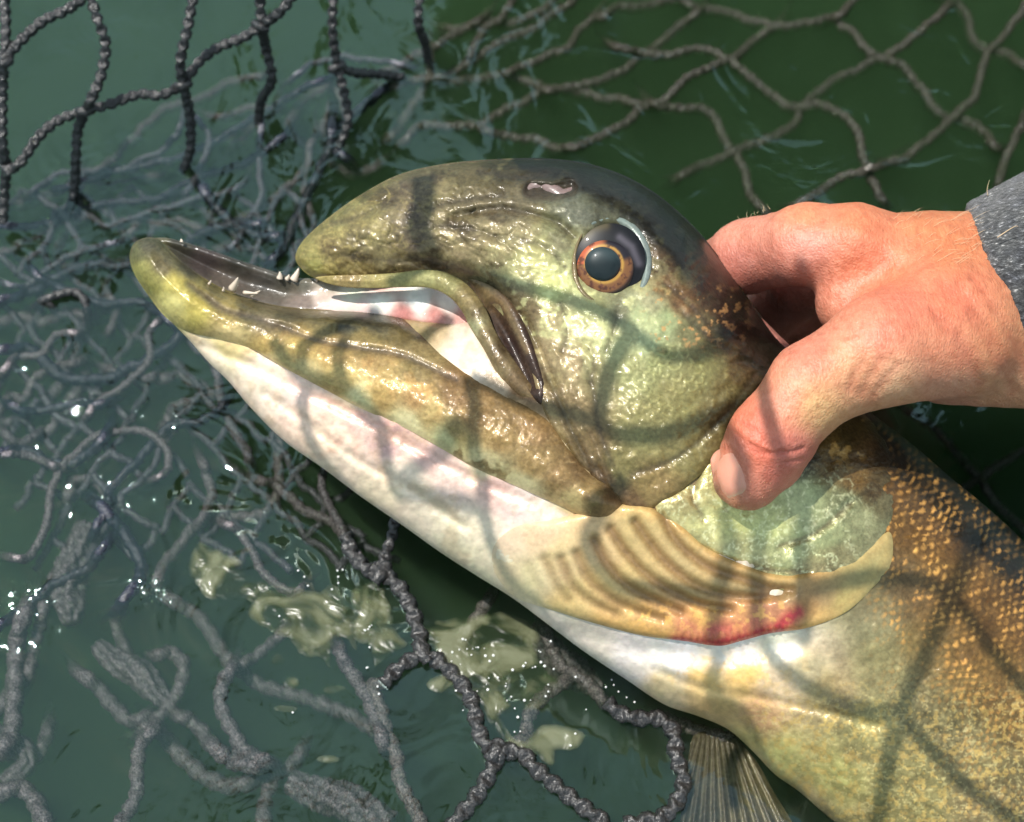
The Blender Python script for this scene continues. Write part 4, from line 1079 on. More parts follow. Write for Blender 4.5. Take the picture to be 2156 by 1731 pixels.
cc = m.ramp(n1.outputs["Fac"], [(0.40, (0.012, 0.012, 0.013)), (0.51, (0.055, 0.055, 0.054)), (0.60, (0.13, 0.13, 0.128)), (0.67, (0.6, 0.58, 0.56))])
cc = m.mul(cc, m.ramp(n3.outputs["Fac"], [(0.35, (0.72, 0.74, 0.86)), (0.6, (1, 1, 1))]))
m.l(cc, b.inputs["Base Color"]); b.inputs["Roughness"].default_value = 0.95; b.inputs["Sheen Weight"].default_value = 0.25
m.l(m.bump(n1.outputs["Fac"], 0.0011, 0.9), b.inputs["Normal"]); m.l(b.outputs[0], m.out.inputs[0])
sleeve = new_mesh_obj("sleeve", P(sv_[:, 0], sv_[:, 1], sv_[:, 2]*0.00013), sq, m.m, person)

# fair hairs on the wrist and stray fibres on the cuff
MAT_HAIR = simple("fair_hair", (0.62, 0.45, 0.27), 0.5)
parts = []
def hair(x0, y0, h0, dx, dy, dh, curl, r=0.9):
    t = np.linspace(0, 1, 9)
    px = x0 + dx*t + curl*np.sin(t*3.0)*0.5*dy/20; py = y0 + dy*t + curl*np.sin(t*2.6)*0.5
    parts.append(tube(P(px, py, h0 + dh*t), (r*(1-0.7*t))*K, 4))
cand = np.where((hn[:, 2] > -0.2) & (x > 1880) & (x < 2090) & (y < 560) & (z > -20*MM))[0]
for k in rng.choice(cand, 90):
    vx, vy, vz = hv[k]; edge = hn[k, 1] < -0.6
    L = rng.uniform(18, 42)*(1.0 if vx > 1960 else 0.6); a = rng.uniform(-0.5, 0.35)
    hair(vx, vy, vz*0.00013, L*math.cos(a), L*math.sin(a) - (8 if edge else 0), 0.0012*rng.random(), rng.uniform(-14, 2), 0.36)
for k in range(8):
    hair(1560+k*9+rng.uniform(-4, 4), 462-k*3, 0.0002, rng.uniform(-8, 4), rng.uniform(-14, -6), 0, 2, 0.5)
V, Q = join(parts)
wrist_hair = quads_obj("wrist_hair", V, Q, MAT_HAIR, person)
parts = []
hair(2100, 500, 0.026, 42, -16, 0.003, -26, 1.1)
hair(2080, 412, 0.008, 4, -34, 0.0, 4, 0.8)
V, Q = join(parts); quads_obj("stray_fibre", V, Q, MAT_HAIR, sleeve)
#@@NET
# ------------------------------------------------------------------ landing net
m = M("wet_net_cord"); pos = m.pos(); b = m.n("ShaderNodeBsdfPrincipled")
att = m.n("ShaderNodeAttribute", attribute_name="Col")
n1 = m.noise(1900, 3, 0.7, pos); n2 = m.noise(700, 3, 0.6, pos)
cc = m.mul(att.outputs["Color"], m.ramp(n1.outputs["Fac"], [(0.38, (0.25, 0.25, 0.26)), (0.52, (1, 1, 1)), (0.68, (2.2, 2.1, 2.0))]))
m.l(cc, b.inputs["Base Color"]); b.inputs["Roughness"].default_value = 0.35; b.inputs["Specular IOR Level"].default_value = 0.6
b.inputs["Coat Weight"].default_value = 1.0; b.inputs["Coat Roughness"].default_value = 0.07
m.l(m.bump(n2.outputs["Fac"], 0.0008, 0.8), b.inputs["Normal"]); m.l(m.bump(n2.outputs["Fac"], 0.0010, 0.8), b.inputs["Coat Normal"])
m.l(b.outputs[0], m.out.inputs[0]); MAT_CORD = m.m; b.inputs['Roughness'].default_value = 0.6; b.inputs['Specular IOR Level'].default_value = 0.25; b.inputs['Coat Weight'].default_value = 1.0; b.inputs['Coat Roughness'].default_value = 0.19; b.inputs['Coat IOR'].default_value = 1.5

cords = []; ccols = []
def cord(pts, zs, r=11, shade=(70, 66, 64), mode='z', step=4.0, braid=0.14, nseg=10, wob=0.0, dive=True):
    """pts raster polyline, zs world heights (m) at its ends or at every point"""
    pts = np.array(pts, float)
    if len(np.shape(zs)) == 0: zs = [zs]*len(pts)
    elif len(zs) == 2 and len(pts) != 2: zs = np.linspace(zs[0], zs[1], len(pts))
    zs = np.array(zs, float)
    if zs.max() < -0.003 and dive:
        a_ = pts[0] + (pts[0]-pts[1])/np.linalg.norm(pts[0]-pts[1])*45; b_ = pts[-1] + (pts[-1]-pts[-2])/np.linalg.norm(pts[-1]-pts[-2])*45
        pts = np.vstack([a_, pts, b_]); zs = np.concatenate([[zs[0]-0.035], zs, [zs[-1]-0.035]])
    p = catmull(np.column_stack([pts, zs*1000.0]), False, step)
    x, y, z = p[:, 0], p[:, 1], p[:, 2]/1000
    sub = z.max() < -0.0015 and dive
    if sub: z = np.minimum(z, -r*K - 0.0009)
    if wob:
        s = rng.uniform(0, 50)
        x = x + wob*fbm(x, y, 34, 2, s); y = y + wob*fbm(x, y, 34, 2, s+3)
    Pw = PZ(x, y, z) if mode == 'z' else P(x, y, z)
    n = len(x); rad = (r*K)*(1 + 0.18*fbm(np.arange(n)*1.0, np.zeros(n)+rng.uniform(0, 99), 5, 2))
    if sub: e_ = np.minimum(np.arange(n), np.arange(n)[::-1]); rad = rad*np.clip(e_/10, 0.08, 1)**0.6
    V, Q = tube(Pw, rad, nseg, braid, 0.0034*r/11, rng.uniform(0, 6))
    cords.append((V, Q)); ccols.append(np.tile(lin(shade), (len(V), 1))*(1 + 0.5*(rng.random((len(V), 1)) - 0.5)))
def knot(x, y, z, r=17, shade=(70, 66, 64)):
    t = np.linspace(-1, 1, 9); a = rng.uniform(0, 3)
    cord([(x - r*math.cos(a), y - r*math.sin(a)), (x, y + 3), (x + r*math.cos(a), y + r*math.sin(a))], [z, z + 0.0008, z], r*0.8, shade)

DRY = (22, 21, 22); SUB = (116, 108, 110); SURF = (40, 38, 38)
def zc2(o, f=0.3759): return lambda L: [(o[0] + a*f, o[1] + b_*f) for a, b_ in L]
# strands above the water, upper left
A = [([(5, -40), (12, 60), (8, 130)], .060, .050), ([(8, 130), (5, 200), (5, 300), (14, 352)], .050, .022), ([(14, 352), (10, 400), (6, 470)], .022, .004),
 ([(8, 130), (40, 90), (90, 45), (150, 15), (200, -30)], .050, .062), ([(180, -40), (205, 40), (222, 90), (215, 150), (192, 210), (180, 232)], .062, .032),
 ([(180, 232), (120, 255), (80, 290), (40, 345), (14, 360)], .032, .022), ([(180, 232), (165, 270), (160, 330), (158, 380), (150, 440)], .032, -.004),
 ([(180, 232), (230, 220), (270, 205), (300, 198), (340, 200), (385, 178)], .032, .034), ([(385, 178), (380, 130), (395, 60), (412, -40)], .034, .060),
 ([(385, 178), (396, 220), (402, 270), (400, 320), (385, 360)], .034, -.002), ([(385, 178), (420, 130), (460, 100), (510, 80), (550, 55)], .034, .046),
 ([(550, 55), (548, 0), (550, -40)], .046, .060), ([(550, 55), (590, 25), (640, -40)], .046, .060), ([(550, 55), (560, 100), (572, 170), (550, 212), (545, 260)], .046, -.001),
 ([(704, -40), (700, 60), (710, 140)], .045, .020), ([(710, 140), (745, 152), (790, 155), (850, 162)], .020, -.001), ([(710, 140), (726, 200), (732, 260), (708, 320)], .020, -.003), ([(886, -40), (881, 50), (895, 90), (902, 130)], .030, -.001)]
for L, a, b_ in A: cord(L, [a, b_], 12, DRY, braid=0.42, nseg=12)
for k in ((8, 130, .05), (14, 355, .022), (180, 232, .032), (385, 178, .034), (550, 55, .046), (708, 140, .02)): knot(*k, 15, DRY)
# submerged strands, upper right
Z6 = lambda L: [(810.5 + a*.624, b_*.624) for a, b_ in L]
T = [[(770,160),(870,180),(950,190),(1060,170),(1120,190),(1180,220),(1250,290),(1330,350),(1400,370),(1470,365),(1550,400),(1600,470),(1620,560),(1680,690)],
 [(1000,0),(1080,40),(1180,50),(1260,85),(1320,90),(1450,85),(1500,75),(1560,100),(1620,170),(1660,200),(1740,230),(1790,290),(1850,370),(1900,410),(1970,420),(2030,460),(2060,500)],
 [(1640,-50),(1580,10),(1500,70)],[(1320,90),(1240,150),(1170,210),(1080,230),(1000,280),(940,340),(880,360),(780,440),(700,480),(600,510)],
 [(1900,30),(1820,100),(1750,160),(1670,200),(1560,260),(1480,300),(1400,370),(1380,430),(1280,480),(1170,520),(1060,570),(980,610)],
 [(1800,-40),(1930,30),(1970,80),(1980,140),(2020,170),(2090,190),(2190,260)],[(2190,-20),(2100,110),(2030,180),(2010,250),(1980,340),(1920,390),(1850,460),(1760,530),(1680,560)],
 [(1070,40),(1000,90),(930,150),(870,190),(800,240),(700,280),(600,300),(530,310)],[(900,350),(960,370),(1050,370),(1110,400),(1140,470),(1170,510),(1210,580),(1230,650),(1300,740)],
 [(530,300),(640,320),(760,340),(880,360)],[(200,290),(300,270),(400,260),(460,280),(530,310),(460,350),(380,390),(320,430),(230,430),(130,430),(60,490)],
 [(320,440),(400,460),(500,480),(580,510),(620,510)],[(720,50),(660,110),(620,170),(540,190),(460,230),(400,260)],[(640,0),(560,60),(480,110),(380,150),(300,210),(200,260),(100,280),(0,300)],
 [(150,190),(140,290),(60,420),(0,480)],[(430,0),(400,60),(330,110),(280,200)],[(1000,0),(900,20),(780,30),(720,60)],[(1680,560),(1560,590),(1480,640),(1380,700)],[(2156,400),(2120,480),(2090,560),(2060,640)],[(200,110),(330,90),(440,80),(560,20)],[(0,250),(90,200),(170,160),(260,110),(340,60)]]
for i_, L in enumerate(T):
    cord(Z6(L), -0.0075 - 0.010*fbm(np.arange(len(L))*1.0 + i_*7, np.zeros(len(L)), 4, 2, 3) , 13, (106, 100, 92), wob=14, braid=0.26, nseg=12)
# chaotic floating folds, left
Z1 = lambda L: [(a*.4135, b_*.4135) for a, b_ in L]; Z2 = lambda L: [(a*.3759, 648.5 + b_*.3759) for a, b_ in L]; Z3 = lambda L: [(a*.3759, 1083 + b_*.3759) for a, b_ in L]; Z4 = lambda L: [(729.5 + a*.3759, 1083 + b_*.3759) for a, b_ in L]
E1 = [[(150,980),(250,930),(350,880),(480,870),(600,870),(700,830),(830,780),(900,690),(930,600)],[(480,880),(560,830),(650,740),(760,640),(850,560),(1000,520),(1100,470),(1200,420),(1350,390)],[(0,1080),(100,1050),(200,1030),(320,990),(420,930),(560,950),(700,930),(830,910)],
 [(960,580),(1060,680),(1050,800),(1000,900),(950,1000)],[(1080,600),(1200,590),(1300,560),(1420,560)],[(1200,740),(1290,660),(1400,560)],[(1330,580),(1330,800),(1340,950),(1300,1080),(1240,1180),(1150,1280)],[(1600,700),(1560,850),(1550,950),(1600,1100)],[(1700,420),(1560,530),(1480,640),(1560,760)],
 [(420,900),(400,1000),(440,1100),(550,1150),(700,1100),(860,1060),(1000,1010),(1150,980),(1240,930)],[(0,1300),(100,1260),(240,1200),(330,1130),(460,1120)],[(420,1100),(330,1250),(300,1350),(420,1400)],[(0,1440),(150,1450),(300,1330),(450,1280),(620,1230)],
 [(650,1200),(720,1120),(800,1160),(930,1140),(1080,1170),(1200,1130),(1300,1080),(1420,1010),(1530,900)],[(1100,1290),(1180,1260),(1260,1280),(1230,1180)],[(1520,1110),(1560,1190),(1590,1230)],[(560,1500),(600,1580),(560,1700)],[(1700,560),(1650,700),(1700,850),(1800,900),(1950,840)],[(1480,420),(1600,330),(1750,300),(1900,310),(2100,340)],[(1720,330),(1700,450),(1760,560),(1740,700),(1680,780)]]
for i_, L in enumerate(E1): cord(Z1(L), [-0.004 - 0.004*(i_ % 3)]*len(L), 10 + (i_ % 3)*1.5, SUB if i_ % 3 else (96, 96, 104), wob=16)
cord(Z1([(150,1600),(220,1530),(300,1500),(380,1485),(430,1530),(450,1620),(460,1700)]), [-.012, .0006, .001, .001, .0, -.004, -.012], 11, SURF, braid=0.2, dive=False)
E2 = [[(1840,870),(1800,960),(1830,1080),(1900,1200),(1960,1320),(2030,1420)],[(1430,960),(1530,1000),(1620,1060),(1720,1150),(1850,1200),(1950,1290)],[(1540,640),(1560,760),(1560,900),(1560,1050),(1500,1150),(1400,1180),(1250,1180),(1100,1230),(1020,1320),(930,1430),(870,1560)],
 [(1250,1200),(1340,1270),(1420,1370),(1470,1470),(1560,1560),(1640,1600),(1700,1560)],[(1200,330),(1240,500),(1290,650),(1350,750),(1400,870)],[(900,420),(1000,380),(1100,430),(1190,500),(1100,530),(980,570),(930,660)],[(60,1400),(160,1400),(250,1250),(280,1100),(330,920),(430,820),(540,720),(700,690),(850,710),(930,800),(940,900),(860,960)],
 [(1130,850),(1170,950),(1180,1080),(1100,1230)],[(450,150),(430,250),(400,360),(300,500),(150,620),(0,660)],[(900,60),(830,150),(850,270),(800,330),(690,450),(560,520),(480,620)],[(0,600),(60,500),(130,520),(200,400),(330,330),(460,300)],[(480,380),(420,500),(350,620),(260,720)],[(0,830),(130,820),(240,860),(330,900)],[(600,350),(700,380),(780,400),(880,390)],
 [(0,100),(120,60),(260,90),(400,40),(520,60)],[(0,380),(90,280),(220,260),(330,160),(450,150)],[(20,700),(110,760),(230,700)],[(640,1180),(600,1060),(540,980),(420,980),(380,1080)]]
for i_, L in enumerate(E2): cord(Z2(L), [-0.0035 - 0.003*(i_ % 3)]*len(L), 11 + (i_ % 3)*2, SUB if i_ % 4 else (110, 104, 108), wob=10)
E3 = [([(150,530),(100,700),(90,850),(80,1050),(60,1250),(0,1330)], 20), ([(450,890),(560,980),(650,1100),(740,1170),(830,1140)], 17), ([(930,470),(1060,540),(1160,640),(1240,780),(1310,850),(1400,930),(1520,980),(1680,1030),(1850,1090),(2000,1150),(2120,1240)], 17),
 ([(1310,850),(1250,950),(1240,1080),(1310,1220),(1400,1340),(1500,1390)], 17), ([(1590,650),(1530,720),(1430,800),(1330,870)], 14), ([(870,1200),(960,1290),(1060,1400),(1180,1490),(1300,1530),(1420,1500)], 19), ([(870,1200),(800,1280),(770,1420),(770,1560),(710,1680),(640,1780)], 16),
 ([(880,800),(950,780),(1020,830),(1030,930),(970,1050),(880,1150),(800,1220)], 16), ([(1480,1790),(1490,1600),(1540,1470),(1650,1400),(1700,1330)], 17), ([(0,1560),(100,1540),(200,1620),(280,1790)], 20), ([(250,480),(230,620),(190,780),(160,930)], 15), ([(680,560),(660,620),(680,700),(730,790)], 14),
 ([(1180,1290),(1300,1380),(1450,1420)], 18), ([(1000,1130),(1060,1160),(1160,1250),(1250,1340),(1420,1390)], 17), ([(280,1200),(250,1300),(180,1400),(60,1500)], 17), ([(1900,750),(1960,880),(2050,1000),(2110,1150),(2156,1300)], 17), ([(0,1100),(60,1000),(80,900)], 15)]
for i_, (L, r) in enumerate(E3): cord(Z3(L), [-0.005 - 0.004*(i_ % 3)]*len(L), r, SUB, wob=8, nseg=12, braid=0.16)
# cords at the surface, bottom centre
E4 = [[(0,120),(40,230),(120,310),(220,340),(300,420),(370,560),(410,680),(430,770),(500,810),(600,900),(680,1000),(720,1120),(760,1260),(830,1320),(900,1330),(980,1340),(1060,1420),(1180,1520),(1300,1620),(1420,1710),(1500,1790)],
 [(430,770),(350,820),(280,870),(210,950)],[(860,1340),(800,1450),(740,1560),(660,1660),(570,1780)],[(270,20),(250,130),(220,220),(180,290),(120,310)],[(1460,1050),(1530,1110),(1640,1140),(1760,1150),(1830,1220),(1850,1350),(1890,1480),(1860,1600),(1780,1690),(1680,1720),(1560,1740)]]
for L in E4: cord(Z4(L), .0006, 17 if L is not E4[3] else 12, SURF, braid=0.34, nseg=14, wob=5, step=3.5)
E5 = [[(210,950),(140,960),(190,1080),(210,1180),(280,1350),(300,1500),(380,1650),(440,1790)],[(800,470),(750,550),(690,640),(650,700),(600,800)],[(1100,640),(1150,760),(1200,850),(1280,900),(1380,980),(1440,1050)],[(1240,930),(1120,1010),(1050,1080),(1010,1160),(1000,1240),(900,1320)],[(1780,1150),(1900,1190),(2000,1230),(2156,1260)]]
for i_, L in enumerate(E5): cord(Z4(L), [-0.0045]*len(L), 16, (120, 112, 108), braid=0.18, nseg=12, wob=5)
for k in ((830, 1330), (430, 775), (190, 330)): knot(729.5 + k[0]*.3759, 1083 + k[1]*.3759, .001, 22, SURF)
# right of the body
for L in ([(1900, 860), (1960, 900), (2010, 960), (2060, 1010)], [(1990, 1050), (2060, 1010), (2140, 960), (2200, 930)], [(2060, 1010), (2110, 1080), (2190, 1150)]): cord(L, [-.012]*len(L), 12, (120, 112, 108), wob=6)

NAVY_REFLECT = (30, 34, 50)  # dark blue tone imitates net mirrored and shaded on the water
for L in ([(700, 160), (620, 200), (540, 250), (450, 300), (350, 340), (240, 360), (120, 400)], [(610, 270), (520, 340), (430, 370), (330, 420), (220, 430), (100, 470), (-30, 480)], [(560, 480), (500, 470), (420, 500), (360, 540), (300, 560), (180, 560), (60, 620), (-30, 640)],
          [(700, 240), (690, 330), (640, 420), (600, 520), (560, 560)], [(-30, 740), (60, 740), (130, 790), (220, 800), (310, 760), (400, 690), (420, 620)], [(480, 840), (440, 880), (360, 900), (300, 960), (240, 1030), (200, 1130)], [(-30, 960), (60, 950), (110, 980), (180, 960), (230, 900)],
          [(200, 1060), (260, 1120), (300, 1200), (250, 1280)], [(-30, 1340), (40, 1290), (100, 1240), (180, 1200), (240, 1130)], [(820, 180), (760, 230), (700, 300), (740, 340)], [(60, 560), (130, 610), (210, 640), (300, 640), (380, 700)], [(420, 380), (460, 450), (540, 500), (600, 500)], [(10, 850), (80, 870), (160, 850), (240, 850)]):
    cord(L, [-0.0045]*len(L), 12 + 4*rng.random(), NAVY_REFLECT, braid=0.08, wob=14)
# further folds of the bag hanging deeper under the left side
def lattice_net(x0, y0, x1, y1, cell, sq, z0, r, shade, skew, seed):
    nx_ = int((x1-x0)/cell)+1; ny_ = int((y1-y0)/(cell*sq))+1
    def nd(i, j):
        x = x0 + (i + 0.5*(j % 2))*cell + skew*j; y = y0 + j*cell*sq
        return (x + 55*fbm(np.array(x), np.array(y), 120, 2, seed), y + 50*fbm(np.array(x), np.array(y), 120, 2, seed+1), z0 - 0.012*fbm(np.array(x), np.array(y), 150, 2, seed+2))
    for j in range(ny_):
        for i in range(nx_):
            a = nd(i, j)
            for di in ((0, 1) if j % 2 else (-1, 0)):
                if rng.random() < 0.10: continue
                b_ = nd(i+di, j+1); mx_ = ((a[0]+b_[0])/2 + rng.uniform(-10, 10), (a[1]+b_[1])/2 + rng.uniform(-8, 8))
                cord([a[:2], mx_, b_[:2]], [float(a[2]), float((a[2]+b_[2])/2), float(b_[2])], r, shade, nseg=8, step=6, wob=22, dive=False)
lattice_net(-60, 400, 620, 1150, 110, 0.55, -0.008, 10, (86, 84, 92), 14, 5)

# the rest of the bag above the fish, between it and the sun: its cords throw the shadows
LIFT = 0.34
def overhead(L, r=12):
    L = catmull(L, False, 12); x, y = L[:, 0], L[:, 1]
    hb_, _ = B0(x, y); hb_ = np.maximum(hb_, 0.012)
    hb_ = np.convolve(np.pad(hb_, 4, mode='edge'), np.ones(9)/9, 'valid')
    Pw = P(x, y, hb_ + 0.003) + SUN*LIFT
    V, Q = tube(Pw, r*K, 8, 0.12, 0.0034, 0.0)
    cords.append((V, Q)); ccols.append(np.tile(lin(DRY), (len(V), 1)))
OV = [[(840, 300), (868, 400), (862, 450), (880, 510), (800, 560)], [(1330, 690), (1400, 745), (1480, 742), (1540, 705), (1620, 640), (1700, 560)], [(1330, 690), (1290, 760), (1264, 830), (1262, 885), (1310, 912), (1400, 912), (1480, 885), (1560, 850), (1640, 790)],
 [(870, 510), (960, 560), (1100, 600), (1240, 640), (1330, 690)], [(555, 695), (600, 759), (660, 795), (732, 823), (788, 883), (800, 960), (812, 1010)], [(709, 700), (724, 797), (750, 850), (788, 883)], [(619, 780), (606, 850), (625, 920), (660, 960)], [(619, 780), (640, 700), (700, 640), (720, 560)],
 [(812, 1010), (900, 1030), (1000, 1060), (1020, 1120), (1060, 1210), (1120, 1260)], [(985, 780), (1005, 870), (1000, 960), (1005, 1050)], [(1262, 885), (1180, 860), (1080, 830), (985, 780)], [(812, 1010), (880, 960), (985, 900)],
 [(1520, 1060), (1530, 1150), (1508, 1250), (1500, 1340), (1490, 1450), (1480, 1540), (1500, 1640)], [(1605, 1050), (1590, 1160), (1592, 1260), (1600, 1340), (1660, 1410), (1760, 1465), (1890, 1500)], [(1690, 1060), (1680, 1150), (1690, 1240), (1680, 1330)], [(1310, 1000), (1250, 1100), (1235, 1150), (1300, 1230), (1400, 1240), (1508, 1250)],
 [(1690, 1240), (1790, 1212), (1870, 1205), (1940, 1215), (2000, 1240)], [(2000, 1240), (2030, 1180), (2060, 1120), (2120, 1040), (2200, 960)], [(2000, 1240), (1960, 1330), (1915, 1430), (1890, 1500)], [(2000, 1240), (2060, 1320), (2120, 1400), (2190, 1470)], [(1890, 1500), (1870, 1570), (1850, 1680), (1830, 1800)], [(1890, 1500), (1960, 1570), (2050, 1660), (2200, 1760)], [(1480, 1450), (1560, 1500), (1600, 1600), (1700, 1700)],
 [(1690, 1060), (1660, 960), (1640, 880), (1620, 820)], [(1560, 850), (1545, 930), (1580, 1000), (1605, 1050)], [(2200, 700), (2190, 800), (2200, 850)], [(900, 600), (880, 640), (870, 700)]]
for L in OV: overhead(L, 16)
for L in OV[:1]:
    overhead([(a + 16, b_) for a, b_ in L], 14); overhead([(a - 14, b_) for a, b_ in L], 12)
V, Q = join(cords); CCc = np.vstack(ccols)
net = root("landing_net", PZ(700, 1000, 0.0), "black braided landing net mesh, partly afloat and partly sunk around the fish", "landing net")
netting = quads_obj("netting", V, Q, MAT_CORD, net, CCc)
print("net verts", len(V))
# thick gathered folds of the bag, one each
def bunch(L, rads, z, shade=(112, 106, 108)):
    L = np.array(L, float); p = catmull(np.column_stack([L, np.array(rads)]), False, 3.0); x, y, r = p.T
    x = x + 5*fbm(x, y, 30, 2, 7); Pw = PZ(x, y, np.full(len(x), z))
    n = len(x); V, Q = tube(Pw, r*K*(1 + 0.25*fbm(np.arange(n)*1.0, np.zeros(n), 9, 3, 8)), 40)
    th = np.tile(np.arange(40)/40*2*math.pi, n); s = np.repeat(np.arange(n), 40)
    fold = 0.12*np.sin(th*6 + s*0.16) + 0.10*np.maximum(np.cos(th*9 + s*0.5), np.cos(th*9 - s*0.5)) + 0.03*rng.standard_normal(len(s))
    c = np.repeat(Pw, 40, 0); V[:-2] = c + (V[:-2] - c)*(1 + fold)[:, None]
    col = np.tile(lin(shade), (len(V), 1))*(1 + 0.9*np.concatenate([fold, [0, 0]])[:, None]*2)
    return quads_obj("gathered_fold", V, Q, MAT_CORD, net, np.clip(col, 0.01, 0.9))
bunch(Z3([(490, 60), (440, 220), (380, 400), (400, 520), (410, 620)]), [22, 34, 42, 34, 18], -0.0095)
bunch(Z3([(540, 740), (650, 830), (780, 900), (900, 1020), (960, 1060)]), [16, 28, 30, 24, 14], -0.0095)
bunch(Z3([(1620, 1500), (1750, 1560), (1900, 1600), (2000, 1640), (2180, 1760)]), [22, 34, 36, 36, 32], -0.0095)
bunch(Z3([(-40, 1250), (60, 1300), (130, 1330), (150, 1400), (40, 1520)]), [26, 30, 26, 20, 20], -0.0095)
bunch(Z4([(1060, 620), (1130, 760), (1230, 860), (1330, 930), (1420, 1000)]), [16, 30, 36, 30, 16], -0.009, (110, 104, 98))

#@@FILM
m = M("olive_reflection_film"); pos = m.pos(); b = m.n("ShaderNodeBsdfPrincipled"); n1 = m.noise(60, 3, 0.5, pos, 1.5); n2 = m.noise(120, 2, 0.5, pos, 0.8)
m.l(m.ramp(n1.outputs["Fac"], [(0.42, (0.05, 0.07, 0.03)), (0.5, (0.16, 0.17, 0.09)), (0.62, (0.22, 0.23, 0.14))]), b.inputs["Base Color"]); b.inputs["Roughness"].default_value = 0.25
ae = m.n('ShaderNodeAttribute', attribute_name='edge'); m.l(m.math('MULTIPLY', m.ramp(n1.outputs["Fac"], [(0.38, (0.06,)*3), (0.58, (0.5,)*3)]), ae.outputs['Fac']), b.inputs["Alpha"]); m.l(m.bump(n2.outputs["Fac"], 0.0018, 1.0), b.inputs["Normal"])
m.l(b.outputs[0], m.out.inputs[0]); MAT_FILM = m.m
film = root("belly_reflection", PZ(760, 1300, 0.0006), "pale olive film of slime floating on the water below the pike's throat", "reflection")  # added film; the belly's mirror image is put into its colour
def film_piece(name, L, amp=7):
    o = catmull(L, True, 5); o = o + amp*np.stack([fbm(o[:, 0], o[:, 1], 26, 3, 401), fbm(o[:, 0], o[:, 1], 26, 3, 402)], 1)*2
    f = lambda x, y, d: hz(x, y, 0.0008) + 0.0003*(1-np.exp(-d/6)) + 0.0003*fbm(x, y, 40, 2, 403)*sstep(0, 12, d)
    patch(name, o, f, lambda x, y, d: hz(x, y, 0.0003), lambda x, y, d: np.tile([0.2, 0.2, 0.1], x.shape + (1,)), MAT_FILM, film, 6, attrs={'edge': lambda x, y, d: 0.15 + 0.85*sstep(0, 16, d)})
film_piece("reflection_patch", Z3([(1110,160),(1190,190),(1330,240),(1400,340),(1480,350),(1600,400),(1760,430),(1880,390),(1950,500),(1990,640),(2000,760),(1950,700),(1880,690),(1850,780),(1840,870),(1800,800),(1690,800),(1600,690),(1500,650),(1420,600),(1380,540),(1400,480),(1300,490),(1200,470),(1130,440),(1060,340),(1040,290)]))
film_piece("reflection_patch", Z4([(460,640),(560,590),(700,570),(900,560),(1070,640),(1080,800),(1180,900),(1200,980),(1060,1080),(950,1110),(870,1130),(900,1200),(1000,1270),(1100,1180),(1250,1200),(1340,1240),(1280,1310),(1180,1320),(1150,1400),(1050,1340),(900,1290),(800,1180),(740,1080),(640,1050),(600,1000),(510,1000),(440,950),(560,850),(480,740)]))
film_piece("reflection_patch", Z4([(40,420),(150,380),(200,420),(250,560),(290,680),(340,730),(240,790),(160,850),(130,760),(60,700),(20,560)]))
for cx_, cy_, rx_, ry_ in ((612, 1437, 18, 14), (706, 1452, 26, 10), (585, 1389, 14, 13), (500, 1308, 9, 6), (602, 1492, 28, 8), (690, 1598, 26, 9), (880, 1585, 16, 6)):
    a = np.arange(10)/10*2*math.pi; film_piece("reflection_patch", list(zip(cx_ + rx_*np.cos(a), cy_ + ry_*np.sin(a))), 2)
# added white beads in place of sun glints on the ripples
def glint_beads(ctrs):
    us, vs = 10, 6; P_ = []; Q_ = []; o_ = 0
    for (bx, by, br) in ctrs:
        c0 = PZ(np.array([bx]), np.array([by]), 0.0010)[0]
        th = np.arange(us)/us*2*math.pi; ph = np.linspace(0.02, math.pi-0.02, vs)
        Vv = np.stack([np.outer(np.sin(ph), np.cos(th)), np.outer(np.sin(ph), np.sin(th)), np.outer(np.cos(ph), np.ones(us))], -1).reshape(-1, 3)*br*K + c0
        i = np.arange(vs-1)[:, None]*us; j = np.arange(us)[None, :]; j2 = (j+1) % us
        Q_.append(np.stack([i+j, i+us+j, i+us+j2, i+j2], -1).reshape(-1, 4) + o_); P_.append(Vv); o_ += len(Vv)
    return np.vstack(P_), np.vstack(Q_)
MAT_GLINT = simple("white_glint", (0.85, 0.85, 0.82), 0.15, 1.0)
ctr = [(729.5 + a*.3759 + rng.uniform(-3, 3), 1083 + b_*.3759 + rng.uniform(-3, 3), rng.uniform(1.3, 3.6)) for a, b_ in ((650,700),(675,700),(680,755),(700,750),(730,745),(745,745),(765,745),(625,765),(590,775),(590,820),(700,795),(780,795),(795,815),(825,790),(635,840),(600,860),(560,880),(605,940),(610,980),(790,920),(785,950),(790,990),(840,915),(900,940),(885,970),(935,865),(985,850),(1000,830),(1040,855),(1055,850),(1085,760),(1085,775),(1085,820),(1115,850),(1135,950),(1130,985),(1115,1015),(1165,860),(1280,915),(930,1030),(900,1045),(935,1080),(965,1140),(995,1045),(1030,1040),(750,1040),(735,990),(650,1090),(940,1215),(970,1215),(1260,1290),(1280,1235),(1490,930),(1500,960),(1530,995),(1450,970),(1140,710),(1280,725),(1305,735),(100,655),(120,640),(145,625),(125,860),(190,1000),(1350,1090),(1575,1020),(1610,1045))]
ctr += [(a*.3759, 1083 + b_*.3759, 2.6) for a, b_ in ((1670,315),(1705,350),(1725,400),(1890,315),(1895,350),(1895,385),(1860,420),(1920,310),(2070,630),(2045,650),(1565,570),(2070,745),(2055,860),(1640,1110),(2115,965),(575,175))]
V, Q = glint_beads(ctr)
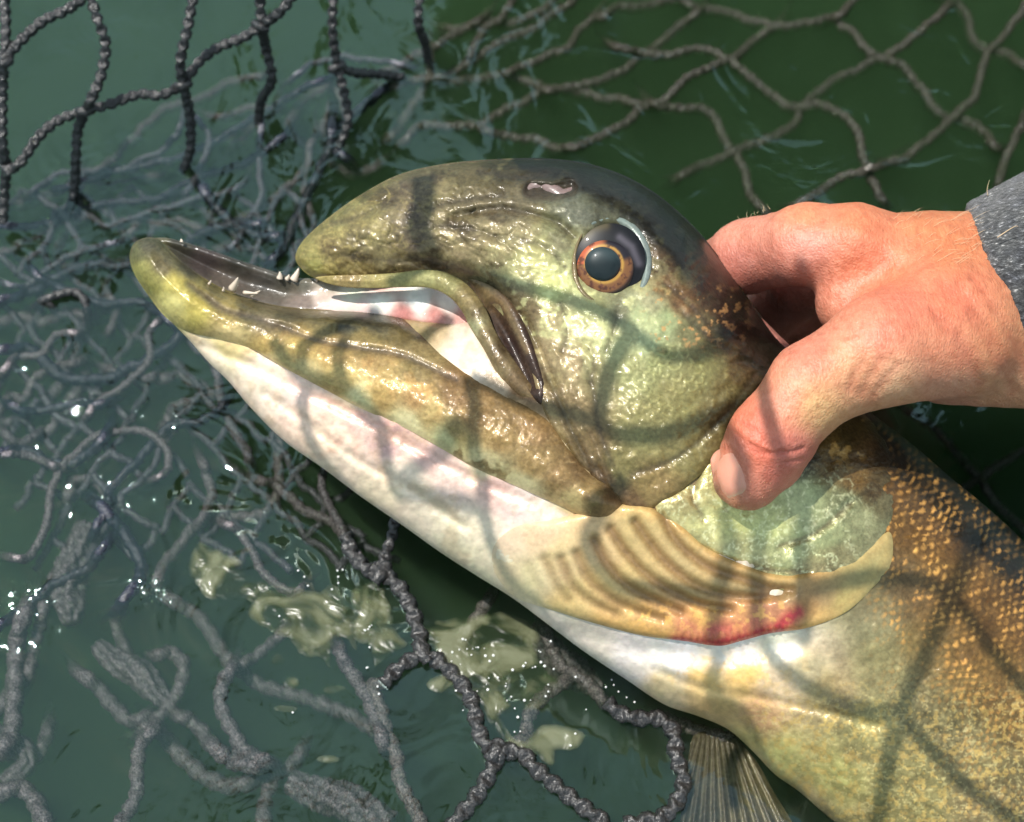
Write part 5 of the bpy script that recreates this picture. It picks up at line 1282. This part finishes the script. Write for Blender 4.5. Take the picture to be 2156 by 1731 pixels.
glint = new_mesh_obj("glint", V, Q, MAT_GLINT); tag(glint, "tiny white beads imitating sun glints scattered over the water below the throat", "glint", kind="stuff")
#@@TREE
# ------------------------------------------------------------------ tree leaning over the water beyond the frame (seen only mirrored)
MAT_LEAF = simple("leaf_green", (0.045, 0.09, 0.02), 0.5, nscale=3, namp=0.4)
MAT_BARK = simple("bark", (0.10, 0.075, 0.05), 0.9, nscale=20, namp=0.5)
def make_tree(base, crown, rad, name_label):
    base = np.array(base, float); crown = np.array(crown, float)
    t = root("tree", base, name_label, "tree")
    pts = base + (crown - base)*np.linspace(0, 1, 12)[:, None]; pts[:, 0] += 0.25*np.sin(np.linspace(0, 5, 12))
    ps = [tube(pts, np.linspace(0.22, 0.07, 12), 12)]
    for k in range(16):
        e = crown + rng.standard_normal(3)*np.array(rad)*0.5; s = pts[rng.integers(5, 12)]
        q = s + (e - s)*np.linspace(0, 1, 7)[:, None]; q[:, 2] += 0.3*np.sin(np.linspace(0, math.pi, 7)); ps.append(tube(q, np.linspace(0.06, 0.015, 7), 6))
    V, Q = join(ps); quads_obj("trunk", V, Q, MAT_BARK, t)
    n = 30000
    cl = rng.standard_normal((150, 3)); cl /= np.linalg.norm(cl, axis=1)[:, None]; cl *= rng.uniform(0.35, 1, (150, 1))
    c = crown + cl[rng.integers(0, 150, n)]*np.array(rad) + rng.standard_normal((n, 3))*0.32
    a = rng.standard_normal((n, 3)); a /= np.linalg.norm(a, axis=1)[:, None]; b2 = np.cross(a, rng.standard_normal((n, 3))); b2 /= np.linalg.norm(b2, axis=1)[:, None]
    s = rng.uniform(0.14, 0.26, (n, 1))
    Vv = np.stack([c - a*s, c + b2*s*0.5, c + a*s, c - b2*s*0.5], 1).reshape(-1, 3)
    new_mesh_obj("crown", Vv, np.arange(4*n).reshape(-1, 4), MAT_LEAF, t, smooth=False)
make_tree((5.2, 9.5, -0.7), (3.3, 7.4, 6.9), (4.4, 2.6, 3.2), "broad leafy green tree leaning over the lake, mirrored on the water at upper right")
